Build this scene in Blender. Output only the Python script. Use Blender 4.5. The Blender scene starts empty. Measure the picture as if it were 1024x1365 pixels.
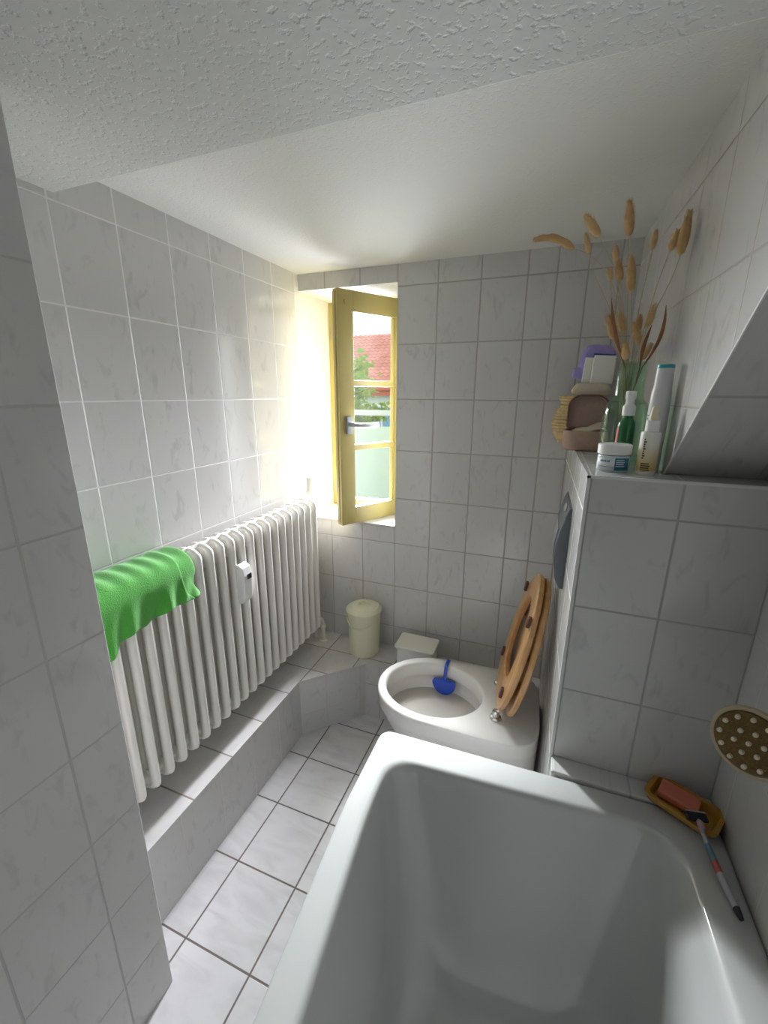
import bpy, bmesh, math, random
from mathutils import Vector, Matrix, Euler
random.seed(7)
sc = bpy.context.scene
COL = sc.collection
PI = math.pi

# ------------------------------------------------------------------ helpers
def link(o, parent=None):
    COL.objects.link(o)
    if parent is not None:
        o.parent = parent
    return o

def tag(o, label=None, cat=None, group=None, kind=None):
    if label: o['label'] = label
    if cat: o['category'] = cat
    if group: o['group'] = group
    if kind: o['kind'] = kind
    return o

def thing(name, label, cat, loc=(0, 0, 0), rot=(0, 0, 0), group=None, kind=None):
    o = bpy.data.objects.new(name, None)
    o.empty_display_size = .02
    o.location = loc
    o.rotation_euler = rot
    link(o)
    return tag(o, label, cat, group, kind)

def obj(name, bm, mat, parent=None, smooth=False, loc=None, bevel=None, subsurf=0, solid=None, recalc=True):
    if recalc:
        bmesh.ops.recalc_face_normals(bm, faces=bm.faces)
    me = bpy.data.meshes.new(name)
    bm.to_mesh(me)
    bm.free()
    for m in (mat if isinstance(mat, (list, tuple)) else [mat]):
        me.materials.append(m)
    if smooth:
        me.polygons.foreach_set('use_smooth', [True] * len(me.polygons))
        if smooth != 'all':
            try: me.set_sharp_from_angle(angle=math.radians(smooth if smooth is not True else 38))
            except Exception: pass
    o = bpy.data.objects.new(name, me)
    if loc is not None:
        o.location = loc
    link(o, parent)
    if solid:
        m = o.modifiers.new('solid', 'SOLIDIFY'); m.thickness = solid; m.offset = 0
    if bevel:
        m = o.modifiers.new('bevel', 'BEVEL'); m.width = bevel; m.segments = 3; m.limit_method = 'ANGLE'; m.angle_limit = math.radians(40)
    if subsurf:
        m = o.modifiers.new('sub', 'SUBSURF'); m.levels = subsurf; m.render_levels = subsurf
    return o

def box(bm, x0, x1, y0, y1, z0, z1, M=None):
    c = [Vector((x, y, z)) for z in (z0, z1) for y in (y0, y1) for x in (x0, x1)]
    if M is not None: c = [M @ v for v in c]
    v = [bm.verts.new(p) for p in c]
    fs = [bm.faces.new([v[i] for i in q]) for q in ((0, 2, 3, 1), (4, 5, 7, 6), (0, 1, 5, 4), (2, 6, 7, 3), (0, 4, 6, 2), (1, 3, 7, 5))]
    return fs

def prism(bm, poly, f0, f1):
    """poly: list of 2d points; f0,f1 map a 2d point to 3d"""
    a = [bm.verts.new(f0(p)) for p in poly]
    b = [bm.verts.new(f1(p)) for p in poly]
    n = len(poly)
    fs = [bm.faces.new(a), bm.faces.new(b[::-1])]
    for i in range(n):
        fs.append(bm.faces.new((a[i], a[(i + 1) % n], b[(i + 1) % n], b[i])))
    return fs

def zprism(bm, poly, z0, z1):
    return prism(bm, poly, lambda p: (p[0], p[1], z0), lambda p: (p[0], p[1], z1))

def lathe(bm, prof, n=40, c=(0, 0, 0), closed=False, M=None, sx=1, sy=1):
    rings = []
    for r, z in prof:
        if r < 1e-6 and not closed:
            p = Vector((c[0], c[1], c[2] + z))
            rings.append([bm.verts.new(M @ p if M is not None else p)])
        else:
            ring = []
            for i in range(n):
                a = 2 * PI * i / n
                p = Vector((c[0] + sx * r * math.cos(a), c[1] + sy * r * math.sin(a), c[2] + z))
                ring.append(bm.verts.new(M @ p if M is not None else p))
            rings.append(ring)
    seq = list(zip(rings, rings[1:]))
    if closed: seq.append((rings[-1], rings[0]))
    for a, b in seq:
        for i in range(n):
            j = (i + 1) % n
            if len(a) == 1 and len(b) == 1: continue
            if len(a) == 1: bm.faces.new((a[0], b[i], b[j]))
            elif len(b) == 1: bm.faces.new((a[i], a[j], b[0]))
            else: bm.faces.new((a[i], a[j], b[j], b[i]))
    return rings

def frames(path, closed=False):
    n = len(path); out = []
    ref = None
    for i in range(n):
        if closed: t = path[(i + 1) % n] - path[i - 1]
        else: t = path[min(i + 1, n - 1)] - path[max(i - 1, 0)]
        t = t.normalized()
        if ref is None:
            ref = Vector((0, 0, 1)) if abs(t.z) < .9 else Vector((1, 0, 0))
        u = ref - t * ref.dot(t)
        if u.length < 1e-5: u = t.orthogonal()
        u.normalize()
        w = t.cross(u)
        out.append((u, w)); ref = u
    return out

def tube(bm, path, r, n=12, caps=True, closed=False, ry=None):
    path = [Vector(p) for p in path]
    fr = frames(path, closed)
    rs = r if isinstance(r, (list, tuple)) else [r] * len(path)
    rys = rs if ry is None else (ry if isinstance(ry, (list, tuple)) else [ry] * len(path))
    rings = []
    for p, (u, w), a, b in zip(path, fr, rs, rys):
        rings.append([bm.verts.new(p + u * a * math.cos(2 * PI * k / n) + w * b * math.sin(2 * PI * k / n)) for k in range(n)])
    seq = list(zip(rings, rings[1:]))
    if closed: seq.append((rings[-1], rings[0]))
    for a, b in seq:
        for i in range(n):
            j = (i + 1) % n
            bm.faces.new((a[i], a[j], b[j], b[i]))
    if caps and not closed:
        bm.faces.new(rings[0][::-1]); bm.faces.new(rings[-1])
    return rings

def loft(bm, rings, cap0=True, cap1=True):
    vs = [[bm.verts.new(p) for p in r] for r in rings]
    n = len(vs[0])
    for a, b in zip(vs, vs[1:]):
        for i in range(n):
            j = (i + 1) % n
            bm.faces.new((a[i], a[j], b[j], b[i]))
    if cap0: bm.faces.new(vs[0][::-1])
    if cap1: bm.faces.new(vs[-1])
    return vs

def bez(p0, p1, p2, n=12):
    p0, p1, p2 = Vector(p0), Vector(p1), Vector(p2)
    return [p0 * (1 - t) ** 2 + p1 * 2 * t * (1 - t) + p2 * t * t for t in [i / n for i in range(n + 1)]]

def rrect(cx, cy, hx, hy, r, n=8):
    """rounded rectangle; r single or 4 radii (++, -+, --, +-)"""
    rs = r if isinstance(r, (list, tuple)) else [r] * 4
    out = []
    for (sx, sy, a0), q in zip(((1, 1, 0), (-1, 1, PI / 2), (-1, -1, PI), (1, -1, 1.5 * PI)), rs):
        for k in range(n + 1):
            a = a0 + PI / 2 * k / n
            out.append((cx + sx * (hx - q) + q * math.cos(a), cy + sy * (hy - q) + q * math.sin(a)))
    return out

# ------------------------------------------------------------------ materials
def newmat(name):
    m = bpy.data.materials.new(name); m.use_nodes = True
    nt = m.node_tree; nt.nodes.clear()
    out = nt.nodes.new('ShaderNodeOutputMaterial')
    return m, nt, out

def setin(nt, node, key, v):
    s = node.inputs[key]
    if isinstance(v, bpy.types.NodeSocket): nt.links.new(v, s)
    elif v is not None:
        if hasattr(s, 'default_value') and isinstance(v, (tuple, list)) and len(v) == 3 and s.type == 'RGBA': v = (*v, 1)
        s.default_value = v

def node(nt, typ, out=0, attrs=None, **ins):
    nd = nt.nodes.new(typ)
    for k, v in (attrs or {}).items(): setattr(nd, k, v)
    for k, v in ins.items():
        key = k.replace('_', ' ')
        if k.startswith('i') and k[1:].isdigit(): key = int(k[1:])
        setin(nt, nd, key, v)
    return nd.outputs[out]

def math_(nt, op, a, b=None, clamp=False):
    nd = nt.nodes.new('ShaderNodeMath'); nd.operation = op; nd.use_clamp = clamp
    setin(nt, nd, 0, a)
    if b is not None: setin(nt, nd, 1, b)
    return nd.outputs[0]

def mixc(nt, f, a, b, blend='MIX'):
    nd = nt.nodes.new('ShaderNodeMix'); nd.data_type = 'RGBA'; nd.blend_type = blend
    setin(nt, nd, 0, f); setin(nt, nd, 6, a); setin(nt, nd, 7, b)
    return nd.outputs[2]

def principled(nt, out, **kw):
    b = nt.nodes.new('ShaderNodeBsdfPrincipled')
    for k, v in kw.items(): setin(nt, b, k.replace('_', ' '), v)
    nt.links.new(b.outputs[0], out.inputs[0])
    return b

def ramp(nt, fac, stops):
    nd = nt.nodes.new('ShaderNodeValToRGB')
    cr = nd.color_ramp
    while len(cr.elements) < len(stops): cr.elements.new(.5)
    for e, (p, c) in zip(cr.elements, stops):
        e.position = p; e.color = (*c, 1) if len(c) == 3 else c
    nt.links.new(fac, nd.inputs[0])
    return nd.outputs[0]

def plain(name, col, rough=.4, metal=0, noise=None, bump=None, coat=0, spec=.5, sheen=0, sss=None):
    m, nt, out = newmat(name)
    c = (*col, 1)
    nrm = None
    tc = nt.nodes.new('ShaderNodeTexCoord').outputs['Object']
    if noise:
        sc_, amt = noise
        n = node(nt, 'ShaderNodeTexNoise', Vector=tc, Scale=sc_, Detail=4.0)
        c = mixc(nt, n, tuple(x * (1 - amt) for x in col) + (1,), tuple(min(1, x * (1 + amt)) for x in col) + (1,))
    if bump:
        sc_, st, dist = bump
        n2 = node(nt, 'ShaderNodeTexNoise', Vector=tc, Scale=sc_, Detail=5.0)
        nrm = node(nt, 'ShaderNodeBump', Height=n2, Strength=st, Distance=dist)
    b = principled(nt, out, Base_Color=c, Roughness=rough, Metallic=metal)
    b.inputs['Coat Weight'].default_value = coat
    b.inputs['Specular IOR Level'].default_value = spec
    if sheen: b.inputs['Sheen Weight'].default_value = sheen
    if nrm is not None: nt.links.new(nrm, b.inputs['Normal'])
    return m

TW, TH, Z0 = .156, .20546, 1.81275
def tile(name, ua, va, tw, th, u0, v0, base=(.74, .74, .73), smudge=(.52, .52, .52), joint=(.5, .47, .44), jw=.0035,
         rough=.16, uang=0.0, smudge_amt=.55, veins=False, jbump=.6):
    m, nt, out = newmat(name)
    tc = nt.nodes.new('ShaderNodeTexCoord').outputs['Object']
    sep = nt.nodes.new('ShaderNodeSeparateXYZ'); nt.links.new(tc, sep.inputs[0])
    ax = {'x': sep.outputs[0], 'y': sep.outputs[1], 'z': sep.outputs[2]}
    U = ax[ua]
    if uang:
        U = math_(nt, 'ADD', math_(nt, 'MULTIPLY', ax['x'], math.cos(uang)), math_(nt, 'MULTIPLY', ax['y'], math.sin(uang)))
    V = ax[va]
    u = math_(nt, 'DIVIDE', math_(nt, 'SUBTRACT', U, u0), tw)
    v = math_(nt, 'DIVIDE', math_(nt, 'SUBTRACT', V, v0), th)
    fu, fv = math_(nt, 'FRACT', u), math_(nt, 'FRACT', v)
    du = math_(nt, 'MULTIPLY', math_(nt, 'MINIMUM', fu, math_(nt, 'SUBTRACT', 1.0, fu)), tw)
    dv = math_(nt, 'MULTIPLY', math_(nt, 'MINIMUM', fv, math_(nt, 'SUBTRACT', 1.0, fv)), th)
    d = math_(nt, 'MINIMUM', du, dv)
    mr = nt.nodes.new('ShaderNodeMapRange'); mr.interpolation_type = 'SMOOTHSTEP'
    setin(nt, mr, 0, d); setin(nt, mr, 1, jw * .35); setin(nt, mr, 2, jw * .75)
    body = mr.outputs[0]
    cell = nt.nodes.new('ShaderNodeCombineXYZ')
    nt.links.new(math_(nt, 'FLOOR', u), cell.inputs[0]); nt.links.new(math_(nt, 'FLOOR', v), cell.inputs[1])
    wn = nt.nodes.new('ShaderNodeTexWhiteNoise'); wn.noise_dimensions = '3D'; nt.links.new(cell.outputs[0], wn.inputs[0])
    off = nt.nodes.new('ShaderNodeVectorMath'); off.operation = 'MULTIPLY_ADD'
    nt.links.new(wn.outputs['Color'], off.inputs[0]); off.inputs[1].default_value = (3, 3, 3)
    loc = nt.nodes.new('ShaderNodeCombineXYZ'); nt.links.new(U, loc.inputs[0]); nt.links.new(V, loc.inputs[1])
    nt.links.new(loc.outputs[0], off.inputs[2])
    mp = nt.nodes.new('ShaderNodeMapping'); nt.links.new(off.outputs[0], mp.inputs[0])
    if veins:
        mp.inputs['Rotation'].default_value = (0, 0, .7); mp.inputs['Scale'].default_value = (9, 26, 1)
        n = node(nt, 'ShaderNodeTexNoise', Vector=mp.outputs[0], Scale=.7, Detail=4.0, Distortion=1.2)
        sm = ramp(nt, n, [(.42, (0, 0, 0)), (.72, (1, 1, 1))])
    else:
        mp.inputs['Scale'].default_value = (34, 15, 1); mp.inputs['Rotation'].default_value = (0, 0, .15)
        n = node(nt, 'ShaderNodeTexNoise', Vector=mp.outputs[0], Scale=1.0, Detail=3.0, Distortion=.9)
        sm = ramp(nt, n, [(.57, (0, 0, 0)), (.72, (1, 1, 1))])
    c = mixc(nt, math_(nt, 'MULTIPLY', sm, smudge_amt), base, smudge)
    br = math_(nt, 'ADD', math_(nt, 'MULTIPLY', wn.outputs['Value'], .05), .975)
    hsv = nt.nodes.new('ShaderNodeHueSaturation'); nt.links.new(br, hsv.inputs['Value']); nt.links.new(c, hsv.inputs['Color'])
    c = mixc(nt, body, joint, hsv.outputs[0])
    rg = math_(nt, 'ADD', math_(nt, 'MULTIPLY', body, rough - .8), .8)
    wob = node(nt, 'ShaderNodeTexNoise', Vector=off.outputs[0], Scale=14.0, Detail=1.0)
    hgt = math_(nt, 'ADD', body, math_(nt, 'MULTIPLY', wob, .35))
    bp = node(nt, 'ShaderNodeBump', Height=hgt, Strength=jbump, Distance=.0012)
    principled(nt, out, Base_Color=c, Roughness=rg, Normal=bp)
    return m

def plaster(name, col, scale, strength, dist, rough=.9):
    m, nt, out = newmat(name)
    tc = nt.nodes.new('ShaderNodeTexCoord').outputs['Object']
    n = node(nt, 'ShaderNodeTexNoise', Vector=tc, Scale=scale, Detail=2.0)
    n2 = node(nt, 'ShaderNodeTexNoise', Vector=tc, Scale=scale * .4, Detail=1.0)
    h = math_(nt, 'ADD', ramp(nt, n, [(.30, (0, 0, 0)), (.46, (1, 1, 1))]), math_(nt, 'MULTIPLY', n2, .8))
    bp = node(nt, 'ShaderNodeBump', Height=h, Strength=strength, Distance=dist)
    principled(nt, out, Base_Color=(*col, 1), Roughness=rough, Normal=bp)
    return m

def thinglass(name, tint, rough=0.02, gloss=1.0):
    m, nt, out = newmat(name)
    tr = nt.nodes.new('ShaderNodeBsdfTransparent'); tr.inputs[0].default_value = (*tint, 1)
    gl = nt.nodes.new('ShaderNodeBsdfGlossy'); gl.inputs['Roughness'].default_value = rough
    lw = nt.nodes.new('ShaderNodeLayerWeight')
    fc = math_(nt, 'ADD', math_(nt, 'MULTIPLY', math_(nt, 'POWER', lw.outputs['Facing'], 4.0), .55), .04)
    mx = nt.nodes.new('ShaderNodeMixShader')
    f = math_(nt, 'MULTIPLY', fc, gloss)
    nt.links.new(f, mx.inputs[0]); nt.links.new(tr.outputs[0], mx.inputs[1]); nt.links.new(gl.outputs[0], mx.inputs[2])
    nt.links.new(mx.outputs[0], out.inputs[0])
    return m

def frosted(name, tint, tr_amt):
    m, nt, out = newmat(name)
    a = nt.nodes.new('ShaderNodeBsdfTransparent'); a.inputs[0].default_value = (*tint, 1)
    b = nt.nodes.new('ShaderNodeBsdfTranslucent'); b.inputs[0].default_value = (*tint, 1)
    c = nt.nodes.new('ShaderNodeBsdfDiffuse'); c.inputs[0].default_value = (*tint, 1)
    m1 = nt.nodes.new('ShaderNodeMixShader'); m1.inputs[0].default_value = .5
    nt.links.new(b.outputs[0], m1.inputs[1]); nt.links.new(c.outputs[0], m1.inputs[2])
    m2 = nt.nodes.new('ShaderNodeMixShader'); m2.inputs[0].default_value = 1 - tr_amt
    nt.links.new(a.outputs[0], m2.inputs[1]); nt.links.new(m1.outputs[0], m2.inputs[2])
    nt.links.new(m2.outputs[0], out.inputs[0])
    return m

def wood(name, ca, cb, axis_scale):
    m, nt, out = newmat(name)
    tc = nt.nodes.new('ShaderNodeTexCoord').outputs['Object']
    mp = nt.nodes.new('ShaderNodeMapping'); nt.links.new(tc, mp.inputs[0]); mp.inputs['Scale'].default_value = axis_scale
    n = node(nt, 'ShaderNodeTexNoise', Vector=mp.outputs[0], Scale=1.0, Detail=5.0, Distortion=.5)
    c = ramp(nt, n, [(.3, cb), (.65, ca)])
    b = principled(nt, out, Base_Color=c, Roughness=.38)
    b.inputs['Coat Weight'].default_value = .25
    return m

M = {}
WHITE_T = dict(base=(.57, .565, .555), smudge=(.42, .42, .415))
M['t_left'] = tile('tile_left', 'y', 'z', TW, TH, -.18413, Z0, joint=(.72, .71, .69), **WHITE_T)
M['t_far'] = tile('tile_far', 'x', 'z', TW, TH, .436, Z0, jw=.004, joint=(.38, .355, .33), **WHITE_T)
M['t_far2'] = tile('tile_far_narrow', 'x', 'z', .0933, TH, .904, Z0, jw=.0042, joint=(.38, .35, .32), **WHITE_T)
M['t_right'] = tile('tile_right', 'y', 'z', TW, TH, -.42, Z0, jw=.0042, joint=(.36, .33, .30), **WHITE_T)
M['t_boxfront'] = tile('tile_box_front', 'x', 'z', TW, TH, 1.268, Z0, joint=(.42, .41, .39), **WHITE_T)
M['t_boxside'] = tile('tile_box_side', 'y', 'z', TW, TH, -.76, Z0, joint=(.68, .66, .63), **WHITE_T)
M['t_boxtop'] = tile('tile_box_top', 'y', 'x', TW, .156, -.76, 1.268, joint=(.42, .39, .36), **WHITE_T)
M['t_pillar'] = tile('tile_pillar', 'y', 'z', TW, TH, -1.297, Z0, joint=(.47, .46, .45), **WHITE_T)
M['t_soffit'] = tile('tile_soffit', 'x', 'z', TW, .15, 1.40, 1.42, joint=(.42, .40, .38), **WHITE_T)
M['t_floor'] = tile('tile_floor', 'x', 'y', .2095, .2113, .2475, -.483, base=(.68, .675, .68), smudge=(.51, .505, .51), joint=(.16, .13, .115), jw=.0045, rough=.22, veins=True, smudge_amt=.6)
M['t_ledge'] = tile('tile_ledge', 'y', 'x', .165, .163, -.30, .0, base=(.68, .67, .66), smudge=(.53, .52, .505), joint=(.30, .25, .21), jw=.0045, rough=.22, veins=True, smudge_amt=.5)
M['t_stepfront'] = tile('tile_step_front', 'y', 'z', TW, .3, -.385, -.02, joint=(.60, .57, .54), **WHITE_T)
M['t_stepdiag'] = tile('tile_step_diag', 'x', 'z', .156, .16, .267, .1, joint=(.52, .49, .46), uang=PI / 4, **WHITE_T)
M['t_sill'] = tile('tile_sill', 'x', 'y', TW, .13, .124, -.005, base=(.78, .78, .77), smudge=(.6, .6, .6), joint=(.5, .47, .44))
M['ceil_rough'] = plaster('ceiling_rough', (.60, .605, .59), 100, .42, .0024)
M['ceil'] = plaster('ceiling_fine', (.68, .68, .66), 150, .35, .0015)
M['plaster'] = plaster('reveal_plaster', (.70, .70, .695), 90, .35, .003)
M['grout'] = plain('silicone', (.72, .71, .68), .6)
M['trim'] = plain('tile_trim', (.66, .66, .64), .3)
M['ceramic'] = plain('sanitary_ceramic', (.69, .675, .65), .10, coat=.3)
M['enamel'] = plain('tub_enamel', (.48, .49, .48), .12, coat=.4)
M['water'] = plain('bowl_water', (.56, .53, .49), .08)
M['radiator'] = plain('radiator_paint', (.77, .75, .70), .35)
M['pipe'] = plain('pipe_paint', (.72, .69, .62), .4, noise=(60, .12))
M['white_plastic'] = plain('white_plastic', (.80, .80, .79), .35)
M['offwhite'] = plain('offwhite_plastic', (.78, .77, .69), .4)
M['bottle_white'] = plain('bottle_white', (.60, .60, .625), .35)
M['dark'] = plain('dark_plastic', (.03, .025, .025), .4)
M['green_cloth'] = plain('green_towel_cloth', (.062, .335, .034), .95, noise=(240, .22), bump=(420, .7, .003), sheen=.3)
M['bin'] = plain('cream_enamel', (.70, .70, .52), .3)
M['wood'] = wood('seat_wood', (.55, .31, .125), (.40, .205, .07), (60, 60, 6))
M['rubber'] = plain('dark_rubber', (.09, .03, .025), .6)
M['chrome'] = plain('chrome', (.62, .62, .60), .18, metal=1)
M['grey_metal'] = plain('brushed_grey', (.36, .375, .39), .38, metal=.3)
M['grey_plate'] = plain('grey_plate', (.13, .14, .155), .35, metal=.2)
M['blue'] = plain('blue_plastic', (.015, .06, .46), .25)
M['yellow'] = plain('yellow_paint', (.40, .325, .115), .38, noise=(14, .06))
M['glass'] = thinglass('window_glass', (.97, .99, .97), 0.0, .7)
M['rail_glass'] = frosted('railing_glass', (.80, .89, .85), .15)
M['vase'] = thinglass('green_glass', (.84, .945, .87), .01, 1.2)
M['straw'] = plain('dry_straw', (.50, .40, .24), .9, noise=(90, .25))
M['seed'] = plain('dry_seed_fluff', (.66, .47, .25), .95, noise=(70, .3))
M['seed_dark'] = plain('dry_seed_fluff_brown', (.54, .35, .165), .95, noise=(70, .3))
M['leafdry'] = plain('dry_leaf', (.30, .13, .06), .9, noise=(50, .3))
M['mauve'] = plain('mauve_fabric', (.40, .28, .25), .8, noise=(120, .12), bump=(300, .3, .001))
M['mauve_dark'] = plain('mauve_trim', (.19, .105, .095), .75)
M['rose'] = plain('rose_fabric', (.46, .31, .25), .85, noise=(100, .12), bump=(300, .3, .001))
M['beige'] = plain('beige_cloth', (.60, .54, .43), .9, noise=(60, .1), bump=(200, .3, .001))
M['wicker'] = plain('woven_straw', (.52, .39, .20), .85, noise=(70, .35), bump=(160, .6, .002))
M['white_wrap'] = plain('white_wrapper', (.80, .79, .76), .5, noise=(30, .04))
M['purple'] = plain('purple_wrapper', (.36, .30, .68), .4, noise=(35, .15))
M['navy'] = plain('navy_print', (.03, .05, .32), .4)
M['bottle_green'] = plain('dark_green_glass', (.004, .11, .025), .06, coat=.5)
M['red_print'] = plain('red_print', (.62, .12, .10), .5)
M['jar_glass'] = plain('jar_body', (.55, .68, .70), .12, coat=.4)
M['label_white'] = plain('label_white', (.70, .72, .74), .5)
M['label_blue'] = plain('label_blue', (.02, .17, .30), .5)
M['teal'] = plain('teal_plastic', (.03, .33, .37), .3)
M['print'] = plain('black_print', (.02, .02, .02), .6)
M['amber'] = plain('amber_dish', (.42, .21, .02), .22, coat=.3, noise=(40, .2))
M['soap'] = plain('coral_soap', (.60, .17, .10), .55)
M['nylon'] = plain('pale_stud', (.68, .60, .48), .5)
M['brush_face'] = plain('brown_bristle_face', (.19, .115, .035), .85, noise=(260, .5), bump=(500, 1.0, .004))
M['brush_rim'] = plain('beige_rim', (.42, .34, .22), .5)
M['razor_black'] = plain('razor_black', (.012, .012, .014), .35)
M['razor_grey'] = plain('razor_grey', (.36, .37, .40), .3)
M['razor_pink'] = plain('razor_mauve', (.36, .24, .30), .4)
M['razor_teal'] = plain('razor_teal', (.10, .20, .24), .35)
M['razor_red'] = plain('razor_red', (.42, .08, .07), .35)

def white_yellow():   # white fading to honey yellow towards the foot of the bottle (a printed gradient)
    m, nt, out = newmat('dropper_bottle_print')
    tc = nt.nodes.new('ShaderNodeTexCoord').outputs['Object']
    sep = nt.nodes.new('ShaderNodeSeparateXYZ'); nt.links.new(tc, sep.inputs[0])
    f = math_(nt, 'DIVIDE', sep.outputs[2], .085)
    c = ramp(nt, f, [(.06, (.80, .79, .74)), (.12, (.68, .46, .13)), (.3, (.70, .56, .27)), (.75, (.76, .74, .70))])
    principled(nt, out, Base_Color=c, Roughness=.35)
    return m
M['dropper'] = white_yellow()

# ------------------------------------------------------------------ ROOM SHELL
ZC, ZD, ZL, ZS, ZB, ZR = 1.889, 1.828, .268, .866, 1.27, .595
YB = -2.6
def slotted(name, bm, mats, pick, **kw):
    bmesh.ops.recalc_face_normals(bm, faces=bm.faces)
    for f in bm.faces: f.material_index = pick(f.normal, f.calc_center_median())
    return obj(name, bm, mats, recalc=False, **kw)

bm = bmesh.new(); box(bm, -.3, 1.8, YB, .02, -.15, 0)
tag(obj('floor', bm, M['t_floor']), 'pale marbled square floor tiles with dark joints', 'floor', kind='structure')

bm = bmesh.new(); box(bm, -.3, 0, YB, -.03, -.1, ZC)
tag(obj('wall_left', bm, M['t_left']), 'white marbled tiled wall behind the radiator', 'wall', kind='structure')

# far wall with the window opening (x 0..0.436, z ZS..ZD), solid 0.34 deep, plaster reveals
W1 = .436
bm = bmesh.new()
def fbox(x0, x1, z0, z1): box(bm, x0, x1, 0, .34, z0, z1)
fbox(0, W1, -.1, ZS - .012); fbox(W1, .904, -.1, ZC + .1); fbox(.904, 1.8, -.1, ZC + .1); fbox(0, W1, ZD, ZC + .1); 
box(bm, -.3, 0, -.03, .34, -.1, ZC + .1)
def pick(n, c):
    if n.y < -.9 and c.x > .904: return 1
    if n.y < -.9 and c.x > 0: return 0
    return 2
tag(slotted('wall_back', bm, [M['t_far'], M['t_far2'], M['plaster']], pick), 'white marbled tiled wall with the window opening', 'wall', kind='structure')
bm = bmesh.new(); box(bm, 0, W1, -.004, .255, ZS - .012, ZS)
tag(obj('trim_1', bm, M['t_sill'], bevel=.002), 'white tiled window sill', 'window sill', kind='structure')

# right side: tiled upper wall cut off by the slanting edge, slanted soffit, tub-side wall
def xr(y): return 1.238 - .022 * y
D0 = -.675; SL = .946
def dz(y): return ZB + SL * (D0 - y)
yt = D0 - (ZC + .05 - ZB) / SL
poly = [(.01, ZB), (D0, ZB), (yt, ZC + .05), (.01, ZC + .05)]
bm = bmesh.new(); prism(bm, poly, lambda p: (xr(p[0]), p[0], p[1]), lambda p: (1.75, p[0], p[1]))
tag(slotted('wall_right_upper', bm, [M['t_right'], M['t_soffit']], lambda n, c: 0 if n.x < -.8 else 1), 'white tiled upper wall ending in a slanting edge above the shelf', 'wall', kind='structure')
bm = bmesh.new()
a, b = Vector((xr(D0) - .002, D0, ZB)), Vector((xr(yt) - .002, yt, ZC + .05))
tube(bm, [a, b], .002, 8)
tag(obj('trim_2', bm, M['trim'], smooth=True), 'thin white edging along the slanting wall edge', 'edging', kind='structure')
bm = bmesh.new(); box(bm, 1.425, 1.75, YB, -.70, -.1, ZC + .1)
tag(obj('wall_right', bm, tile('tile_tub_wall', 'y', 'z', TW, TH, -.98, Z0, joint=(.52, .51, .50), smudge_amt=.25, **WHITE_T)), 'pale tiled wall along the bathtub', 'wall', kind='structure')

# installation box behind the toilet
BX0, BX1, BY = 1.107, 1.092, -.76
bm = bmesh.new()
zprism(bm, [(BX0, BY), (1.425, BY), (1.6, BY + .02), (1.6, .0), (BX1, .0)], -.05, ZB)
def pickb(n, c):
    if n.z > .9: return 2
    if n.x < -.8: return 1
    return 0
tag(slotted('wall_box', bm, [M['t_boxfront'], M['t_boxside'], M['t_boxtop']], pickb), 'half-height tiled box wall carrying the toilet and the shelf', 'box wall', kind='structure')
bm = bmesh.new(); box(bm, BX0 - .002, BX0 + .004, BY - .002, BY + .004, 0, ZB + .001); box(bm, BX0 - .002, 1.425, BY - .002, BY + .004, ZB - .004, ZB + .0015)
tag(obj('trim_3', bm, M['trim']), 'thin white edging on the front edges of the tiled box wall', 'edging', kind='structure')
bm = bmesh.new(); box(bm, BX0 + .002, 1.425, -.81, BY, 0, ZR + .004)
tag(obj('trim_4', bm, M['t_boxfront'], bevel=.004), 'narrow tiled strip between bathtub and box wall', 'tiled strip', kind='structure')

# raised tiled ledge under radiator and behind the toilet
bm = bmesh.new()
LED = [(0, -1.6), (.16, -1.6), (.16, -.388), (.368, -.176), (1.10, -.176), (1.10, 0), (0, 0)]
zprism(bm, LED, 0, ZL)
def pickl(n, c):
    if n.z > .9: return 0
    if n.x > .9: return 1
    if n.x > .4: return 2
    return 3
tag(slotted('ledge', bm, [M['t_ledge'], M['t_stepfront'], M['t_stepdiag'], M['t_far']], pickl), 'raised tiled ledge under the radiator running on behind the toilet', 'ledge', kind='structure')

# partition at the left of the camera
bm = bmesh.new(); box(bm, -.02, .285, YB, -1.195, -.05, ZD + .01)
tag(obj('wall_partition', bm, [M['t_pillar']], bevel=.002), 'grey tiled wall end nearest the camera, left of the radiator', 'wall', kind='structure')
bm = bmesh.new(); box(bm, -.3, 1.8, YB - .1, YB, -.1, ZC + .1)
tag(obj('wall_front', bm, plain('front_wall_darkened', (.08, .075, .07), .8)), 'unseen wall behind the camera, darkened to lower the bounce light', 'wall', kind='structure')  # near-black colour chosen to cut bounce light from this unseen wall

bm = bmesh.new(); box(bm, -.3, 1.8, YB, .02, ZC, ZC + .12)
tag(obj('ceiling', bm, M['ceil']), 'smooth white ceiling above the window wall', 'ceiling', kind='structure')
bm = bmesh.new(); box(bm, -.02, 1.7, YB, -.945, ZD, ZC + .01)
tag(obj('ceiling_lower', bm, M['ceil_rough'], bevel=.006), 'lower rough-textured ceiling nearest the camera', 'ceiling', kind='structure')

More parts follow.
